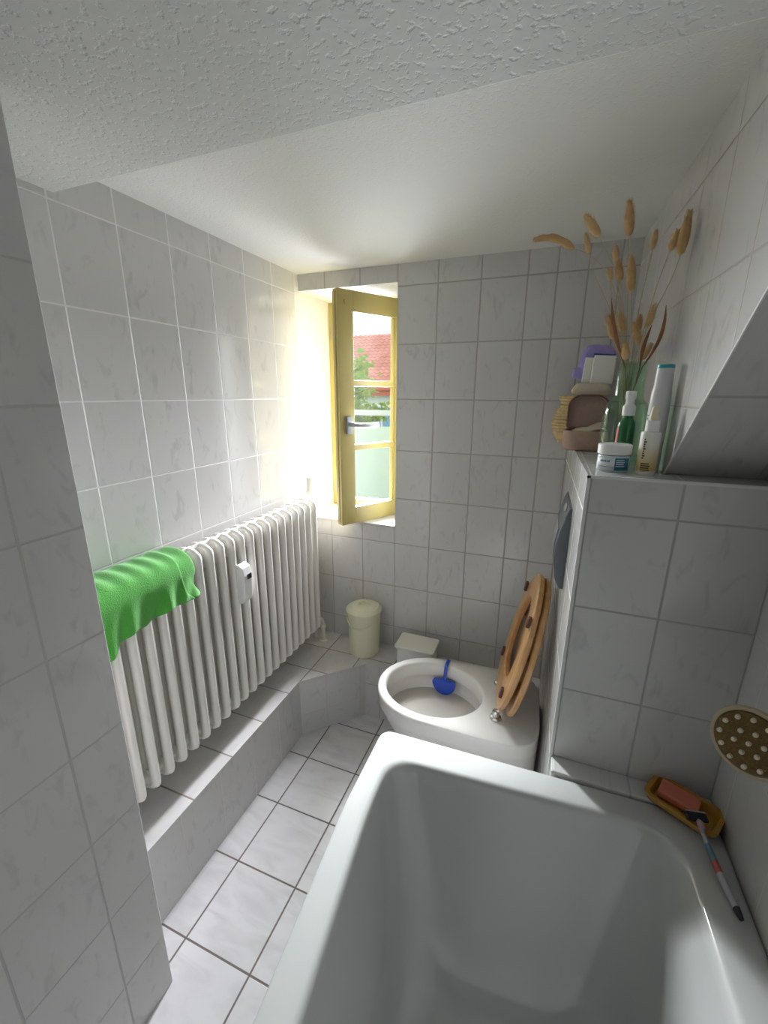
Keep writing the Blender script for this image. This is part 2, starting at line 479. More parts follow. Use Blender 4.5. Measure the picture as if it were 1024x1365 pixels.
# ------------------------------------------------------------------ WINDOW
win = thing('window_1', 'yellow painted window standing open inward with three stacked panes', 'window', (0, 0, 0), kind='structure')
bm = bmesh.new()
fy0, fy1 = .255, .31
box(bm, .0, .04, fy0, fy1, ZS, ZD); box(bm, .40, W1, fy0, fy1, ZS, ZD)
box(bm, .04, .40, fy0, fy1, ZS, ZS + .035); box(bm, .04, .40, fy0, fy1, ZD - .035, ZD)
box(bm, .038, .052, fy0 + .018, fy1, ZS + .03, ZD - .03); box(bm, .388, .402, fy0 + .018, fy1, ZS + .03, ZD - .03)
obj('frame', bm, M['yellow'], win, bevel=.003)
bm = bmesh.new()
for z in (1.70, .965): 
    tube(bm, [(.026, fy0 - .002, z - .03), (.026, fy0 - .002, z + .03)], .007, 10); box(bm, .018, .036, fy0 - .006, fy0 + .01, z - .022, z + .022)
obj('striker_plate', bm, M['grey_metal'], win, bevel=.001)
P0, P1 = Vector((.229, -.096, 0)), Vector((.428, .25, 0))
dd = (P1 - P0).normalized(); nn = Vector((dd.y, -dd.x, 0))
SW, ST = .376, .034
sash = bpy.data.objects.new('sash', None); sash.empty_display_size = .02; link(sash, win)
sash.matrix_local = Matrix(((dd.x, -nn.x, 0, P0.x), (dd.y, -nn.y, 0, P0.y), (0, 0, 1, 0), (0, 0, 0, 1)))   # u along sash, v into the thickness
# the sash frame itself
bm = bmesh.new()
zb, zt_ = .870, 1.806
g0, g1 = .072, .295
box(bm, 0, g0, 0, ST, zb, zt_); box(bm, g1, SW, 0, ST, zb, zt_)
box(bm, g0, g1, 0, ST, zb, .943); box(bm, g0, g1, 0, ST, 1.730, zt_)
box(bm, g0, g1, .008, ST, 1.190, 1.214); box(bm, g0, g1, .008, ST, 1.452, 1.476)
box(bm, g0 - .001, g0 + .006, .010, ST - .004, .943, 1.73); box(bm, g1 - .008, g1 + .001, .010, ST - .004, .943, 1.73)
box(bm, -.003, .0, .016, ST, zb + .01, zt_ - .01)
obj('sash_frame', bm, M['yellow'], sash, bevel=.0012)
bm = bmesh.new()
for z0_, z1_ in ((1.47, 1.735), (1.21, 1.455)): box(bm, g0, g1, .019, .022, z0_, z1_)
obj('pane', bm, M['glass'], sash)
bm = bmesh.new(); box(bm, g0, g1, .019, .022, .938, 1.195)
obj('pane', bm, M['glass'], sash)
bm = bmesh.new()
box(bm, .028, .056, -.010, 0, 1.262, 1.332)
tube(bm, [(.042, -.005, 1.30), (.042, -.045, 1.30)], .009, 14)
tube(bm, [(.036, -.045, 1.30), (.07, -.050, 1.298), (.12, -.048, 1.296), (.165, -.046, 1.296)], [.009, .0095, .010, .010], 14, ry=[.009, .008, .007, .006])
obj('handle', bm, M['grey_metal'], sash, smooth=True, bevel=.002)
bm = bmesh.new(); tube(bm, [(.037, -.001, 1.762), (.037, -.003, 1.762)], .009, 16)
obj('screw_cap', bm, M['yellow'], sash, smooth=True)

# ------------------------------------------------------------------ RADIATOR
rad = thing('radiator', 'long white column radiator mounted over the tiled ledge', 'radiator', (.025, -.135, .355))
RH, RD, PITCH, NSEC = .632, .098, .0469, 23
def rect_path(x0, x1, z0, z1, r, n=6):
    out = []
    for cx, cz, a0 in ((x1 - r, z1 - r, 0), (x0 + r, z1 - r, PI / 2), (x0 + r, z0 + r, PI), (x1 - r, z0 + r, 1.5 * PI)):
        for k in range(n + 1):
            a = a0 + PI / 2 * k / n
            out.append(Vector((cx + r * math.cos(a), 0, cz + r * math.sin(a))))
    return out
def section_mesh():
    bm = bmesh.new()
    path = rect_path(.014, RD - .014, .014, RH - .010, .022)
    fr = frames(path, True)
    rings = []; n = 12
    for i, p in enumerate(path):
        t = (path[(i + 1) % len(path)] - path[i - 1]).normalized()
        inward = Vector((-t.z, 0, t.x))
        rx, ry = .0145, .0125
        if abs(t.x) > .7: rx, ry = .011, .011
        rings.append([bm.verts.new(p + inward * rx * math.cos(2 * PI * k / n) + Vector((0, ry * math.sin(2 * PI * k / n), 0))) for k in range(n)])
    for a, b in zip(rings, rings[1:] + rings[:1]):
        for k in range(n): bm.faces.new((a[k], a[(k + 1) % n], b[(k + 1) % n], b[k]))
    tube(bm, [(RD / 2, 0, .02), (RD / 2, 0, RH - .02)], .0125, 12, caps=False)
    # pressed web at head and foot
    for z0, z1 in ((RH - .075, RH - .012), (.015, .070)):
        prism(bm, rrect(RD / 2, (z0 + z1) / 2, RD / 2 - .012, (z1 - z0) / 2, .02, 4), lambda p: (p[0], -.0075, p[1]), lambda p: (p[0], .0075, p[1]))
    # hubs joining the sections
    for z in (RH - .04, .042):
        tube(bm, [(RD / 2, -PITCH / 2 - .001, z), (RD / 2, PITCH / 2 + .001, z)], .019, 16)
    tube(bm, [(RD / 2, -PITCH / 2, RH - .008), (RD / 2, -.008, RH - .004), (RD / 2, .008, RH - .004), (RD / 2, PITCH / 2, RH - .008)], .006, 8)
    return bm
s0 = obj('section', section_mesh(), M['radiator'], rad, smooth=True)
for k in range(1, NSEC):
    c = s0.copy(); COL.objects.link(c); c.parent = rad; c.location = (0, -PITCH * k, 0)
# thermostatic valve, supply pipe, return pipe, brackets, meter
bm = bmesh.new()
vx, vy = .034, .065
lathe(bm, [(0, .612), (.012, .612), (.013, .625), (.018, .63), (.021, .637), (.021, .650), (.017, .655), (.0155, .66), (.0165, .705), (.014, .712), (0, .713)], 24, (vx, vy, 0))
obj('thermostat_valve', bm, M['white_plastic'], rad, smooth=30)
bm = bmesh.new()
tube(bm, [(RD / 2, .01, RH - .04), (RD / 2, .05, RH - .04), (vx, vy, RH - .04), (vx, vy, .62)], .0095, 12)
tube(bm, [(vx, vy, RH - .04), (vx, vy, -.087)], .008, 12)
tag(obj('supply_pipe', bm, M['pipe'], rad, smooth=True), 'cream painted pipe')
bm = bmesh.new()
tube(bm, [(RD / 2, .0, .042), (RD / 2, .035, .042)] + bez((RD / 2, .035, .042), (RD / 2 + .005, .05, .042), (RD / 2 + .02, .052, .030), 5) + bez((RD / 2 + .02, .052, .030), (RD / 2 + .03, .055, .022), (RD / 2 + .03, .055, -.0), 5) + [(RD / 2 + .03, .055, -.083)], .0085, 12)
lathe(bm, [(0, -.0875), (.019, -.0875), (.019, -.082), (.0085, -.078)], 20, (RD / 2 + .03, .055, 0))
lathe(bm, [(.0085, .0), (.013, .002), (.013, .018), (.0085, .02)], 16, (RD / 2 + .03, .055, -.02))
tag(obj('return_pipe', bm, M['pipe'], rad, smooth=True), 'cream painted pipe bending into the ledge')
for yy in (-.30, -.82):
    for zz in (.068, RH - .09):
        bm = bmesh.new(); box(bm, -.0245, .05, yy - .008, yy + .008, zz, zz + .01)
        obj('wall_bracket', bm, M['radiator'], rad)
mt = bpy.data.objects.new('heat_meter', None); mt.empty_display_size = .02; link(mt, rad); mt.location = (RD + .002, -.500, .395)
bm = bmesh.new()
prof = [(0, 0), (.018, .003), (.026, .02), (.030, .10), (.024, .128), (.010, .137), (0, .137)]
prism(bm, prof, lambda p: (p[0], -.021, p[1]), lambda p: (p[0], .021, p[1]))
obj('meter_case', bm, M['white_plastic'], mt, bevel=.004)
bm = bmesh.new(); box(bm, .0285, .0315, -.004, .016, .086, .103)
tag(obj('meter_display', bm, M['dark'], mt), 'dark display window')

# ------------------------------------------------------------------ GREEN TOWEL
def towel():
    bm = bmesh.new()
    ys = [(-.85, .868), (-.872, .873), (-.884, .877), (-.924, .881), (-.949, .884), (-.97, .876), (-.99, .872), (-1.017, .868), (-1.046, .876), (-1.08, .868), (-1.092, .866), (-1.10, .852), (-1.12, .842), (-1.16, .85)]
    def zb(y):
        for (a, za), (b, zb_) in zip(ys, ys[1:]):
            if b <= y <= a: return za + (zb_ - za) * (a - y) / (a - b)
        return ys[-1][1] if y < ys[-1][0] else ys[0][1]
    ztop = .355 + RH
    def sheet(y0, y1, lift, ny, end_drop):
        rows = []
        for j in range(ny + 1):
            y = y0 + (y1 - y0) * j / ny
            e = max(0, 1 - j / 3.0)          # curled free edge at the window end
            z_lo = zb(y) + end_drop
            pts = []
            rib = .0035 * math.cos(2 * PI * (y + .135) / PITCH)
            fold = .008 * math.sin(y * 34 + 1.1) + .006 * math.sin(y * 71)
            path = [(.008, .90), (.009, .95), (.014, .985), (.028, ztop + .006 + rib * .6), (.055, ztop + .007 + rib), (.085, ztop + .007 + rib), (.112, ztop + .002 + rib * .5), (.134, ztop - .012), (.145, ztop - .035)]
            nf = 12
            for k in range(1, nf + 1):
                t = k / nf
                path.append((.146 + .008 * t + fold * t + .004 * math.sin(y * 120 + t * 3) * t, ztop - .035 + (z_lo - ztop + .035) * t))
            for i, (x, z) in enumerate(path):
                s = i / (len(path) - 1)
                yy = y - .018 * e * 0 + .012 * e * math.sin(s * 7) + (.03 * (1 - abs(s - .45) * 1.6) * -1 * e if lift > .002 else 0)
                pts.append(bm.verts.new((x + lift * (1 if i > 5 else 0), yy, z + lift * (1 if 2 < i < 9 else .3) + .004 * e * math.sin(s * 9))))
            rows.append(pts)
        for a, b in zip(rows, rows[1:]):
            for i in range(len(a) - 1): bm.faces.new((a[i], a[i + 1], b[i + 1], b[i]))
    sheet(-.840, -.94, .0005, 12, .006)
    sheet(-.868, -1.185, .006, 46, 0)
    return bm
tag(obj('towel', towel(), M['green_cloth'], None, smooth='all', solid=.003, subsurf=1), 'bright green cloth towel draped over the near end of the radiator', 'towel')

# ------------------------------------------------------------------ BIN
bn = thing('waste_bin', 'small cream enamel pedal-less bin with lid and bail handle on the ledge', 'bin', (.322, -.083, ZL))
bn.scale = (1.13, 1.13, 1.08)
bn['label'] = 'small round cream enamel bin with a domed lid on the ledge'
bm = bmesh.new(); lathe(bm, [(0, 0), (.058, 0), (.061, .004), (.064, .15), (.066, .19), (.0675, .195), (.0675, .20), (.062, .20), (.060, .02), (0, .02)], 48)
obj('body', bm, M['bin'], bn, smooth=30)
lid = None
bm = bmesh.new(); lathe(bm, [(.0685, .192), (.071, .194), (.071, .202), (.068, .206), (.058, .214), (.050, .214), (.046, .217), (.02, .221), (0, .222)], 48)
lid = obj('lid', bm, M['bin'], bn, smooth=30)
bm = bmesh.new(); tube(bm, bez((-.022, -.004, .218), (-.001, -.006, .262), (.022, .004, .218), 12), .0055, 10, ry=.0045)
obj('lid_handle', bm, M['bin'], lid, smooth=True)
bm = bmesh.new(); tube(bm, [Vector((.0685 * math.cos(a), .0685 * math.sin(a), .165 - .025 * math.sin((a - 3.6) / 2.2 * PI))) for a in [3.6 + 2.2 * k / 16 for k in range(17)]], .002, 8)
obj('bail_handle', bm, M['bin'], bn, smooth=True)

# ------------------------------------------------------------------ WHITE LIDDED BOX
wb = thing('storage_box', 'flat-lidded white plastic box on the ledge behind the toilet', 'box', (.583, -.105, ZL))
bm = bmesh.new(); zprism(bm, rrect(0, 0, .078, .052, .012), 0, .105)
obj('body', bm, M['white_plastic'], wb, smooth=30)
bm = bmesh.new(); zprism(bm, rrect(0, 0, .087, .060, .014), .105, .116)
obj('lid', bm, M['offwhite'], wb, smooth=30, bevel=.003)

# ------------------------------------------------------------------ TOILET
TC = (.735, -.400)
toi = thing('toilet', 'white ceramic toilet with raised wooden seat in front of the box wall', 'toilet', (TC[0], TC[1] + .006, 0), (0, 0, math.radians(2.5)))
NT = 72
def rim(ax, by, zz, back, byb, cx=0.0):
    """D-shaped outline: ellipse at the nose (-x), straight deck to the back (+x)"""
    out = []
    for k in range(NT):
        a = 2 * PI * k / NT
        c, s = math.cos(a), math.sin(a)
        if c <= 0: out.append(Vector((cx + ax * c, by * s, zz)))
        else:
            # superellipse for the back half
            e = 2 / 5.0
            x = back * (abs(c) ** e); y = (by + (byb - by) * min(1, x / back)) * (1 if s >= 0 else -1) * (abs(s) ** (e if c > .3 else 1 - (1 - e) * c / .3))
            out.append(Vector((cx + x, y, zz)))
    return out
def ell(ax, by, zz, cx=0.0, cy=0.0):
    return [Vector((cx + ax * math.cos(2 * PI * k / NT), cy + by * math.sin(2 * PI * k / NT), zz)) for k in range(NT)]
bm = bmesh.new()
BK = BX1 + .006 - TC[0]
BK -= .008
rings = [rim(.10, .10, .0, BK, .12), rim(.105, .105, .06, BK, .125), rim(.13, .120, .20, BK, .145), rim(.175, .150, .29, BK, .17), rim(.199, .172, .345, BK, .192), rim(.205, .177, .36, BK, .198), rim(.206, .178, .364, BK, .199), rim(.206, .178, .400, BK, .199), rim(.206, .178, .4025, BK, .199), rim(.205, .177, .4075, BK, .198), rim(.200, .173, .411, BK - .002, .194)]
ctr = (-.003, -.002)
inner = [ell(.180, .147, .412, *ctr), ell(.174, .141, .409, *ctr), ell(.170, .138, .400, *ctr), ell(.166, .134, .366, *ctr), ell(.167, .135, .361, *ctr), ell(.180, .148, .358, *ctr),
         ell(.180, .148, .34, *ctr), ell(.165, .132, .30, *ctr), ell(.140, .112, .280, *ctr), ell(.10, .08, .262, *ctr), ell(.04, .035, .256, *ctr)]
loft(bm, rings + inner, True, True)
obj('bowl', bm, M['ceramic'], toi, smooth=50)
bm = bmesh.new(); loft(bm, [ell(.1672, .1345, .3052, *ctr), ell(.02, .02, .3053, *ctr)], False, True)
tag(obj('water', bm, M['water'], toi, smooth=True), 'still water in the bowl')
# hinges
for yy in (-.483, -.305):
    hx, hy = .953 - TC[0], yy - TC[1]
    bm = bmesh.new()
    lathe(bm, [(0, .410), (.019, .410), (.0195, .414), (.017, .420), (.012, .423), (.0115, .437), (.009, .441), (0, .441)], 24, (hx, hy, 0))
    tube(bm, [(hx - .004, hy, .432), (hx + .012, hy, .440)], .006, 10)
    obj('hinge', bm, M['chrome'], toi, smooth=30)
def egg(hw, L, n=48, base=.10):
    """outline in the seat plane: v from 0 (hinge) to L, w across"""
    out = []
    for k in range(n):
        a = 2 * PI * k / n
        c, s = math.cos(a), math.sin(a)
        v = L * .5 + L * .5 * c
        w = hw * s * (1.0 - .12 * c * 1.0)
        if c < 0:
            w = hw * (1 if s >= 0 else -1) * (abs(s) ** .62) * (1.0 - .12 * c) * (1 - .10 * (-c))
        out.append((w, v))
    return out
lean = math.radians(12.5)
def seatroot(name, off, ln=lean):
    e = bpy.data.objects.new(name, None); e.empty_display_size = .02; link(e, toi)
    e.location = (.953 - TC[0] + off, -.394 - TC[1], .436); e.rotation_euler = (0, ln, math.radians(2.2))
    return e
def ringmesh(outer, inner, t0, t1, rnd=.004):
    bm = bmesh.new()
    n = len(outer)
    def sc_(pl, s):
        cx = sum(p[0] for p in pl) / n; cy = sum(p[1] for p in pl) / n
        return [(cx + (p[0] - cx) * s, cy + (p[1] - cy) * s) for p in pl]
    loops = [[Vector((t0, w, v)) for w, v in sc_(outer, .97)], [Vector((t0 + rnd, w, v)) for w, v in outer], [Vector((t1 - rnd, w, v)) for w, v in outer], [Vector((t1, w, v)) for w, v in sc_(outer, .97)]]
    if inner:
        loops += [[Vector((t1, w, v)) for w, v in sc_(inner, 1.05)], [Vector((t1 - rnd, w, v)) for w, v in inner], [Vector((t0 + rnd, w, v)) for w, v in inner], [Vector((t0, w, v)) for w, v in sc_(inner, 1.05)]]
    vs = [[bm.verts.new(p) for p in l] for l in loops]
    pairs = list(zip(vs, vs[1:])) + ([(vs[-1], vs[0])] if inner else [])
    for a, b in pairs:
        for i in range(n):
            j = (i + 1) % n; bm.faces.new((a[i], a[j], b[j], b[i]))
    if not inner:
        bm.faces.new(vs[0][::-1]); bm.faces.new(vs[-1])
    return bm
out_ = egg(.178, .452)
inn_ = [(w * .60, .105 + v * .60) for w, v in egg(.178, .452)]
out_ = [(w, v + .004) for w, v in out_]
st = seatroot('seat', .0)
obj('seat_ring', ringmesh(out_, inn_, -.010, .010), M['wood'], st, smooth=30)
# rubber buffers on the underside (which faces away from the box while raised)
for (w, v) in ((-.125, .36), (.125, .36), (-.115, .095), (.115, .095)):
    bm = bmesh.new(); box(bm, -.019, -.010, w - .009, w + .009, v - .016, v + .016)
    obj('buffer', bm, M['rubber'], st, bevel=.002)
ld = seatroot('seat_lid', .034, math.radians(11.0))
obj('lid_panel', ringmesh([(w, v - .012) for w, v in egg(.180, .455)], None, -.009, .009), M['wood'], ld, smooth=30)
for (w, v) in ((-.14, .25), (.14, .25), (-.05, .41), (.05, .41)):
    bm = bmesh.new(); box(bm, -.017, -.009, w - .007, w + .007, v - .009, v + .009)
    obj('buffer', bm, M['rubber'], ld, bevel=.002)

fr_ = thing('toilet_freshener', 'blue plastic rim freshener hanging inside the toilet bowl', 'toilet freshener', (0, 0, 0))
fx = .747
bm = bmesh.new()
arm = [(fx, -.218, .398), (fx, -.219, .412), (fx, -.224, .4165), (fx, -.25, .418), (fx, -.266, .414), (fx, -.274, .395), (fx, -.281, .36), (fx, -.284, .35)]
tube(bm, arm, .0065, 8, ry=.0022)
obj('hook', bm, M['blue'], fr_, smooth=True)
bm = bmesh.new()
half = [(.047 * math.cos(a), .062 * math.sin(a)) for a in [PI + PI * k / 20 for k in range(21)]]
prism(bm, half, lambda p: (fx + p[0] * .85, -.276, .366 + p[1] * .84), lambda p: (fx + p[0], -.296, .364 + p[1] * .92))
obj('cage', bm, M['blue'], fr_, bevel=.004)

# ------------------------------------------------------------------ FLUSH PLATE
fp = thing('flush_plate', 'grey metallic flush plate on the side of the tiled box wall above the toilet', 'flush plate', (1.1, -.40, .915))
bm = bmesh.new()
sec = [(.004, 0), (-.008, 0), (-.022, .03), (-.0285, .08), (-.028, .12), (-.022, .16), (-.012, .198), (.004, .198)]
prism(bm, sec, lambda p: (p[0], -.115, p[1]), lambda p: (p[0], .115, p[1]))
obj('plate', bm, M['grey_plate'], fp, bevel=.003)
bm = bmesh.new()
secb = [(-.021, .035), (-.030, .08), (-.0295, .12), (-.0235, .158), (-.018, .158), (-.02, .035)]
prism(bm, secb, lambda p: (p[0] - .002, -.075, p[1]), lambda p: (p[0] - .002, .075, p[1]))
obj('push_panel', bm, M['grey_metal'], fp, bevel=.003)
bm = bmesh.new()
topc = [(.004, .196), (-.014, .196), (-.004, .224), (.004, .224)]
prism(bm, topc, lambda p: (p[0], -.113, p[1]), lambda p: (p[0], .113, p[1]))
obj('top_cap', bm, M['grey_plate'], fp, bevel=.003)
bm = bmesh.new()
Mt = Matrix.Translation((-.0105, -.03, .209)) @ Matrix.Rotation(math.radians(-70), 4, 'Y')
lathe(bm, [(0, -.002), (.012, -.002), (.012, .0012), (.0105, .002), (0, .002)], 24, M=Mt, sx=.8, sy=3.2)
obj('button', bm, M['grey_metal'], fp, smooth=30)

# ------------------------------------------------------------------ BATHTUB
tub = thing('bathtub', 'large white enamelled bathtub in the foreground', 'bathtub', (0, 0, 0))
def resample(poly, n):
    pts = [Vector((p[0], p[1], 0)) for p in poly]
    L = [0]
    for a, b in zip(pts, pts[1:] + pts[:1]): L.append(L[-1] + (b - a).length)
    out = []
    for k in range(n):
        d = L[-1] * k / n
        for i in range(len(pts)):
            if L[i] <= d <= L[i + 1]:
                a, b = pts[i], pts[(i + 1) % len(pts)]
                out.append(a.lerp(b, (d - L[i]) / max(1e-9, L[i + 1] - L[i]))); break
    return out
YN = -2.45
def densify(pts, step=.06):
    out = []
    for a, b in zip(pts, pts[1:] + pts[:1]):
        n = max(1, int(math.hypot(b[0] - a[0], b[1] - a[1]) / step))
        out += [(a[0] + (b[0] - a[0]) * k / n, a[1] + (b[1] - a[1]) * k / n) for k in range(n)]
    return out
def outl(off, z, far_l=-.824, far_r=-.806):
    """outer outline of the tub, shrunk by off"""
    x0, x1, y0 = .703 + off, 1.424 - off, YN + off
    fl, frr = far_l - off, far_r - off
    r = max(.006, .030 - off)
    pts = []
    def corner(cx, cy, a0, rr):
        for k in range(7):
            a = a0 + PI / 2 * k / 6
            pts.append((cx + rr * math.cos(a), cy + rr * math.sin(a)))
    corner(x1 - .004, frr - .004, 0, .004)
    corner(x0 + r, fl - r, PI / 2, r)
    corner(x0 + r, y0 + r, PI, r)
    corner(x1 - .004, y0 + .004, 1.5 * PI, .004)
    # the long free side runs slightly aslant towards the near end
    pts = densify(pts)
    pts = [(x + (min(.045, .08 * max(0, -1.05 - y)) if x < 1.0 else 0), y) for x, y in pts]
    return pts, z
def innl(off, z, yfar=None, ynear=None, rs=(.075, .062, .09, .09)):
    x0l, x1r = .757 + off, 1.345 - off
    yf = -.880 - (off if yfar is None else yfar); yn = YN + .09 + (off if ynear is None else ynear)
    pts = densify(rrect((x0l + x1r) / 2, (yf + yn) / 2, (x1r - x0l) / 2, (yf - yn) / 2, [r + off * .6 for r in rs], 8))
    # the far edge runs slightly aslant, the right side widens towards the near end
    q = []
    for x, y in pts:
        t = (x - .757) / (1.345 - .757); f = max(0, 1 - (yf - y) / .25)
        y += -.028 * (1 - t) * f + .012 * t * f
        x += .012 * max(0, min(1, (yf - y) / .5)) * max(0, min(1, t))
        if t < .5: x += min(.055, .11 * max(0, -1.05 - y))
        q.append((x, y))
    return q, z
NP = 160
def ring_(pz, start=None):
    pts, z = pz
    cx = sum(p[0] for p in pts) / len(pts); cy = sum(p[1] for p in pts) / len(pts)
    # sample by angle so that all rings correspond
    P = [Vector((p[0], p[1], 0)) for p in pts]
    C0 = Vector((1.06, -1.64, 0)); out = []
    angs = ANG
    for a in angs:
        d = Vector((math.cos(a), math.sin(a), 0)); best = None
        for i in range(len(P)):
            p, q = P[i] - C0, P[(i + 1) % len(P)] - C0
            e = q - p
            den = d.x * e.y - d.y * e.x
            if abs(den) < 1e-12: continue
            t = (p.x * e.y - p.y * e.x) / den; s = (p.x * d.y - p.y * d.x) / den
            if t > 0 and -1e-6 <= s <= 1 + 1e-6 and (best is None or t > best): best = t
        out.append(Vector((C0.x + d.x * best, C0.y + d.y * best, z)))
    return out
# denser sampling round the corners
ANG = []
for (x, y) in outl(0, 0)[0] + innl(0, 0)[0] + innl(.03, 0)[0]:
    ANG.append(math.atan2(y + 1.64, x - 1.06) % (2 * PI))
ANG += [2 * PI * k / 90 for k in range(90)]
ANG = sorted(ANG)
ANG = [a for i, a in enumerate(ANG) if i == 0 or a - ANG[i - 1] > .004]
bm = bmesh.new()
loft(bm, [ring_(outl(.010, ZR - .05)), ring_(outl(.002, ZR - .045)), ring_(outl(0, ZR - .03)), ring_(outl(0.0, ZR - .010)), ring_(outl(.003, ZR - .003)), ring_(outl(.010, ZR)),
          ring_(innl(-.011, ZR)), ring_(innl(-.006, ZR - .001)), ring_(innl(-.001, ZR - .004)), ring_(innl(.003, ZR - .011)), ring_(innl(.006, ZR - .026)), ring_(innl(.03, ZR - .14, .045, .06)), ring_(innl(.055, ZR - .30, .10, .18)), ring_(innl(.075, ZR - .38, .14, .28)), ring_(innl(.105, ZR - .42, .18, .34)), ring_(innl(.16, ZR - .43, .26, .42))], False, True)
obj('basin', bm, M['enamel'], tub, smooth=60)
bm = bmesh.new()
zprism(bm, [(.716, -.836), (1.42, -.836), (1.42, YN + .02), (.762, YN + .02), (.762, -1.62), (.717, -1.06)], 0.0, ZR - .465)
zprism(bm, [(.716, -.836), (.728, -.836), (.729, -1.06), (.774, -1.62), (.774, YN + .02), (.762, YN + .02), (.762, -1.62), (.717, -1.06)], ZR - .465, ZR - .04); box(bm, .716, 1.42, -.848, -.836, ZR - .465, ZR - .04)
obj('apron', bm, M['t_boxside'], tub)

# ------------------------------------------------------------------ SOAP DISH, SOAP, RAZOR
ang = math.atan2(-.875 + .813, 1.396 - 1.293)
ang = math.radians(-31)
dish = thing('soap_dish', 'amber yellow rounded soap dish on the bathtub corner', 'soap dish', (1.3615, -.811, ZR + .0045), (0, 0, ang))
bm = bmesh.new()
def rr3(hx, hy, r, z): return [Vector((x, y, z)) for x, y in rrect(0, 0, hx, hy, r, 7)]
loft(bm, [rr3(.054, .031, .012, 0), rr3(.060, .036, .015, .006), rr3(.065, .041, .018, .018), rr3(.064, .040, .018, .0205), rr3(.056, .032, .013, .020), rr3(.052, .028, .010, .010), rr3(.050, .026, .009, .006)], True, True)
obj('tray', bm, M['amber'], dish, smooth=50)
bm = bmesh.new()
for k in range(3): tube(bm, [(-.028 + k * .028, -.022, .0065), (-.028 + k * .028, .022, .0065)], .003, 8)
obj('rib', bm, M['amber'], dish, smooth=True)
sp = bmesh.new(); box(sp, -.035, .035, -.0185, .0185, 0, .019)
so = obj('soap_bar', sp, M['soap'], None, bevel=.004)
so.location = (1.354, -.802, ZR + .0155); so.rotation_euler = (math.radians(7), math.radians(3), math.radians(-24))
tag(so, 'coral pink soap bar lying in the amber dish', 'soap')

rz = thing('razor', 'razor with black head and grey, teal and red handle leaning on the soap dish', 'razor', (0, 0, 0))
h0, h1 = Vector((1.372, -.852, ZR + .0335)), Vector((1.400, -1.0, ZR + .0062))
bm = bmesh.new()
hd = (h1 - h0).normalized(); side = Vector((-hd.y, hd.x, 0)).normalized(); up = side.cross(hd) * -1
Mh = Matrix(((side.x, hd.x, up.x, h0.x), (side.y, hd.y, up.y, h0.y), (side.z, hd.z, up.z, h0.z), (0, 0, 0, 1)))
box(bm, -.019, .019, -.011, .004, -.004, .004, Mh)
obj('head', bm, M['razor_black'], rz, bevel=.002)
bm = bmesh.new(); box(bm, -.018, .018, -.013, -.010, -.003, .0045, Mh)
obj('blade', bm, M['chrome'], rz, bevel=.0006)
def hp(t, l=0.0): return h0 + (h1 - h0) * t + Vector((0, 0, -.006 * math.sin(PI * t) + l))
bm = bmesh.new(); tube(bm, [hp(.02), hp(.06, .003), hp(.12, .003), hp(.16)], [.004, .0085, .0085, .004], 14, ry=[.003, .005, .005, .003])
obj('thumb_pad', bm, M['razor_pink'], rz, smooth=True)
for nm, mt_, a_, b_, r0, r1 in (('neck', 'razor_grey', .14, .27, .0042, .006), ('grip', 'razor_teal', .27, .45, .006, .0075), ('grip_insert', 'razor_red', .45, .57, .0075, .0078), ('handle', 'razor_grey', .57, .9, .0078, .0072), ('tail', 'razor_black', .9, 1.0, .0072, .0045)):
    bm = bmesh.new(); n_ = 6
    tube(bm, [hp(a_ + (b_ - a_) * k / n_) for k in range(n_ + 1)], [r0 + (r1 - r0) * k / n_ for k in range(n_ + 1)], 14, ry=[(r0 + (r1 - r0) * k / n_) * .75 for k in range(n_ + 1)])
    obj(nm, bm, M[mt_], rz, smooth=True)

# ------------------------------------------------------------------ BATH BRUSH on the wall by the tub
bc = Vector((1.366, -.962, .908))
bn_ = Vector((-.62, -.76, .19)).normalized()
q = bn_.to_track_quat('Z', 'Y')
br = thing('bath_brush', 'round brown bath brush with pale studs hanging on the wall beside the tub', 'brush', bc, q.to_euler())
bm = bmesh.new(); lathe(bm, [(0, -.012), (.040, -.012), (.050, -.008), (.0535, -.001), (.052, .005), (.047, .0055), (.046, .002), (0, .002)], 48)
obj('back_plate', bm, M['brush_rim'], br, smooth=40)
bm = bmesh.new(); lathe(bm, [(0, .0085), (.036, .0080), (.0445, .005), (.0455, .0015), (0, .0015)], 48)
obj('bristle_pad', bm, M['brush_face'], br, smooth=40)
def stud(k, r, n, a0):
    a = a0 + 2 * PI * k / n
    bm = bmesh.new(); lathe(bm, [(0.0034, .006), (.0036, .011), (.0028, .0138), (0, .0146)], 12, (r * math.cos(a), r * math.sin(a), 0))
    obj('stud', bm, M['nylon'], br, smooth=True)
stud(0, 0, 1, 0)
for k in range(6): stud(k, .0185, 6, .3)
for k in range(12): stud(k, .0375, 12, .1)
bm = bmesh.new()
loc_w = q.inverted() @ (Vector((1.4245, -.95, .925)) - bc)
tube(bm, [(0.012, 0, -.010), Vector((0.012, 0, -.02)).lerp(loc_w, .5), loc_w], .006, 10)
obj('wall_hook', bm, M['chrome'], br, smooth=True)

# ------------------------------------------------------------------ SHELF ITEMS
def letters(parent, mat, strips):
    """tiny unreadable print: short raised bars  (list of boxes)"""
    bm = bmesh.new()
    for b in strips: box(bm, *b)
    return obj('print', bm, mat, parent)

def curved_patch(bm, r, a0, a1, z0, z1, c=(0, 0), n=12, nz=1):
    rows = []
    for j in range(nz + 1):
        z = z0 + (z1 - z0) * j / nz
        rows.append([bm.verts.new((c[0] + r * math.cos(a0 + (a1 - a0) * k / n), c[1] + r * math.sin(a0 + (a1 - a0) * k / n), z)) for k in range(n + 1)])
    for a, b in zip(rows, rows[1:]):
        for i in range(n): bm.faces.new((a[i], a[i + 1], b[i + 1], b[i]))

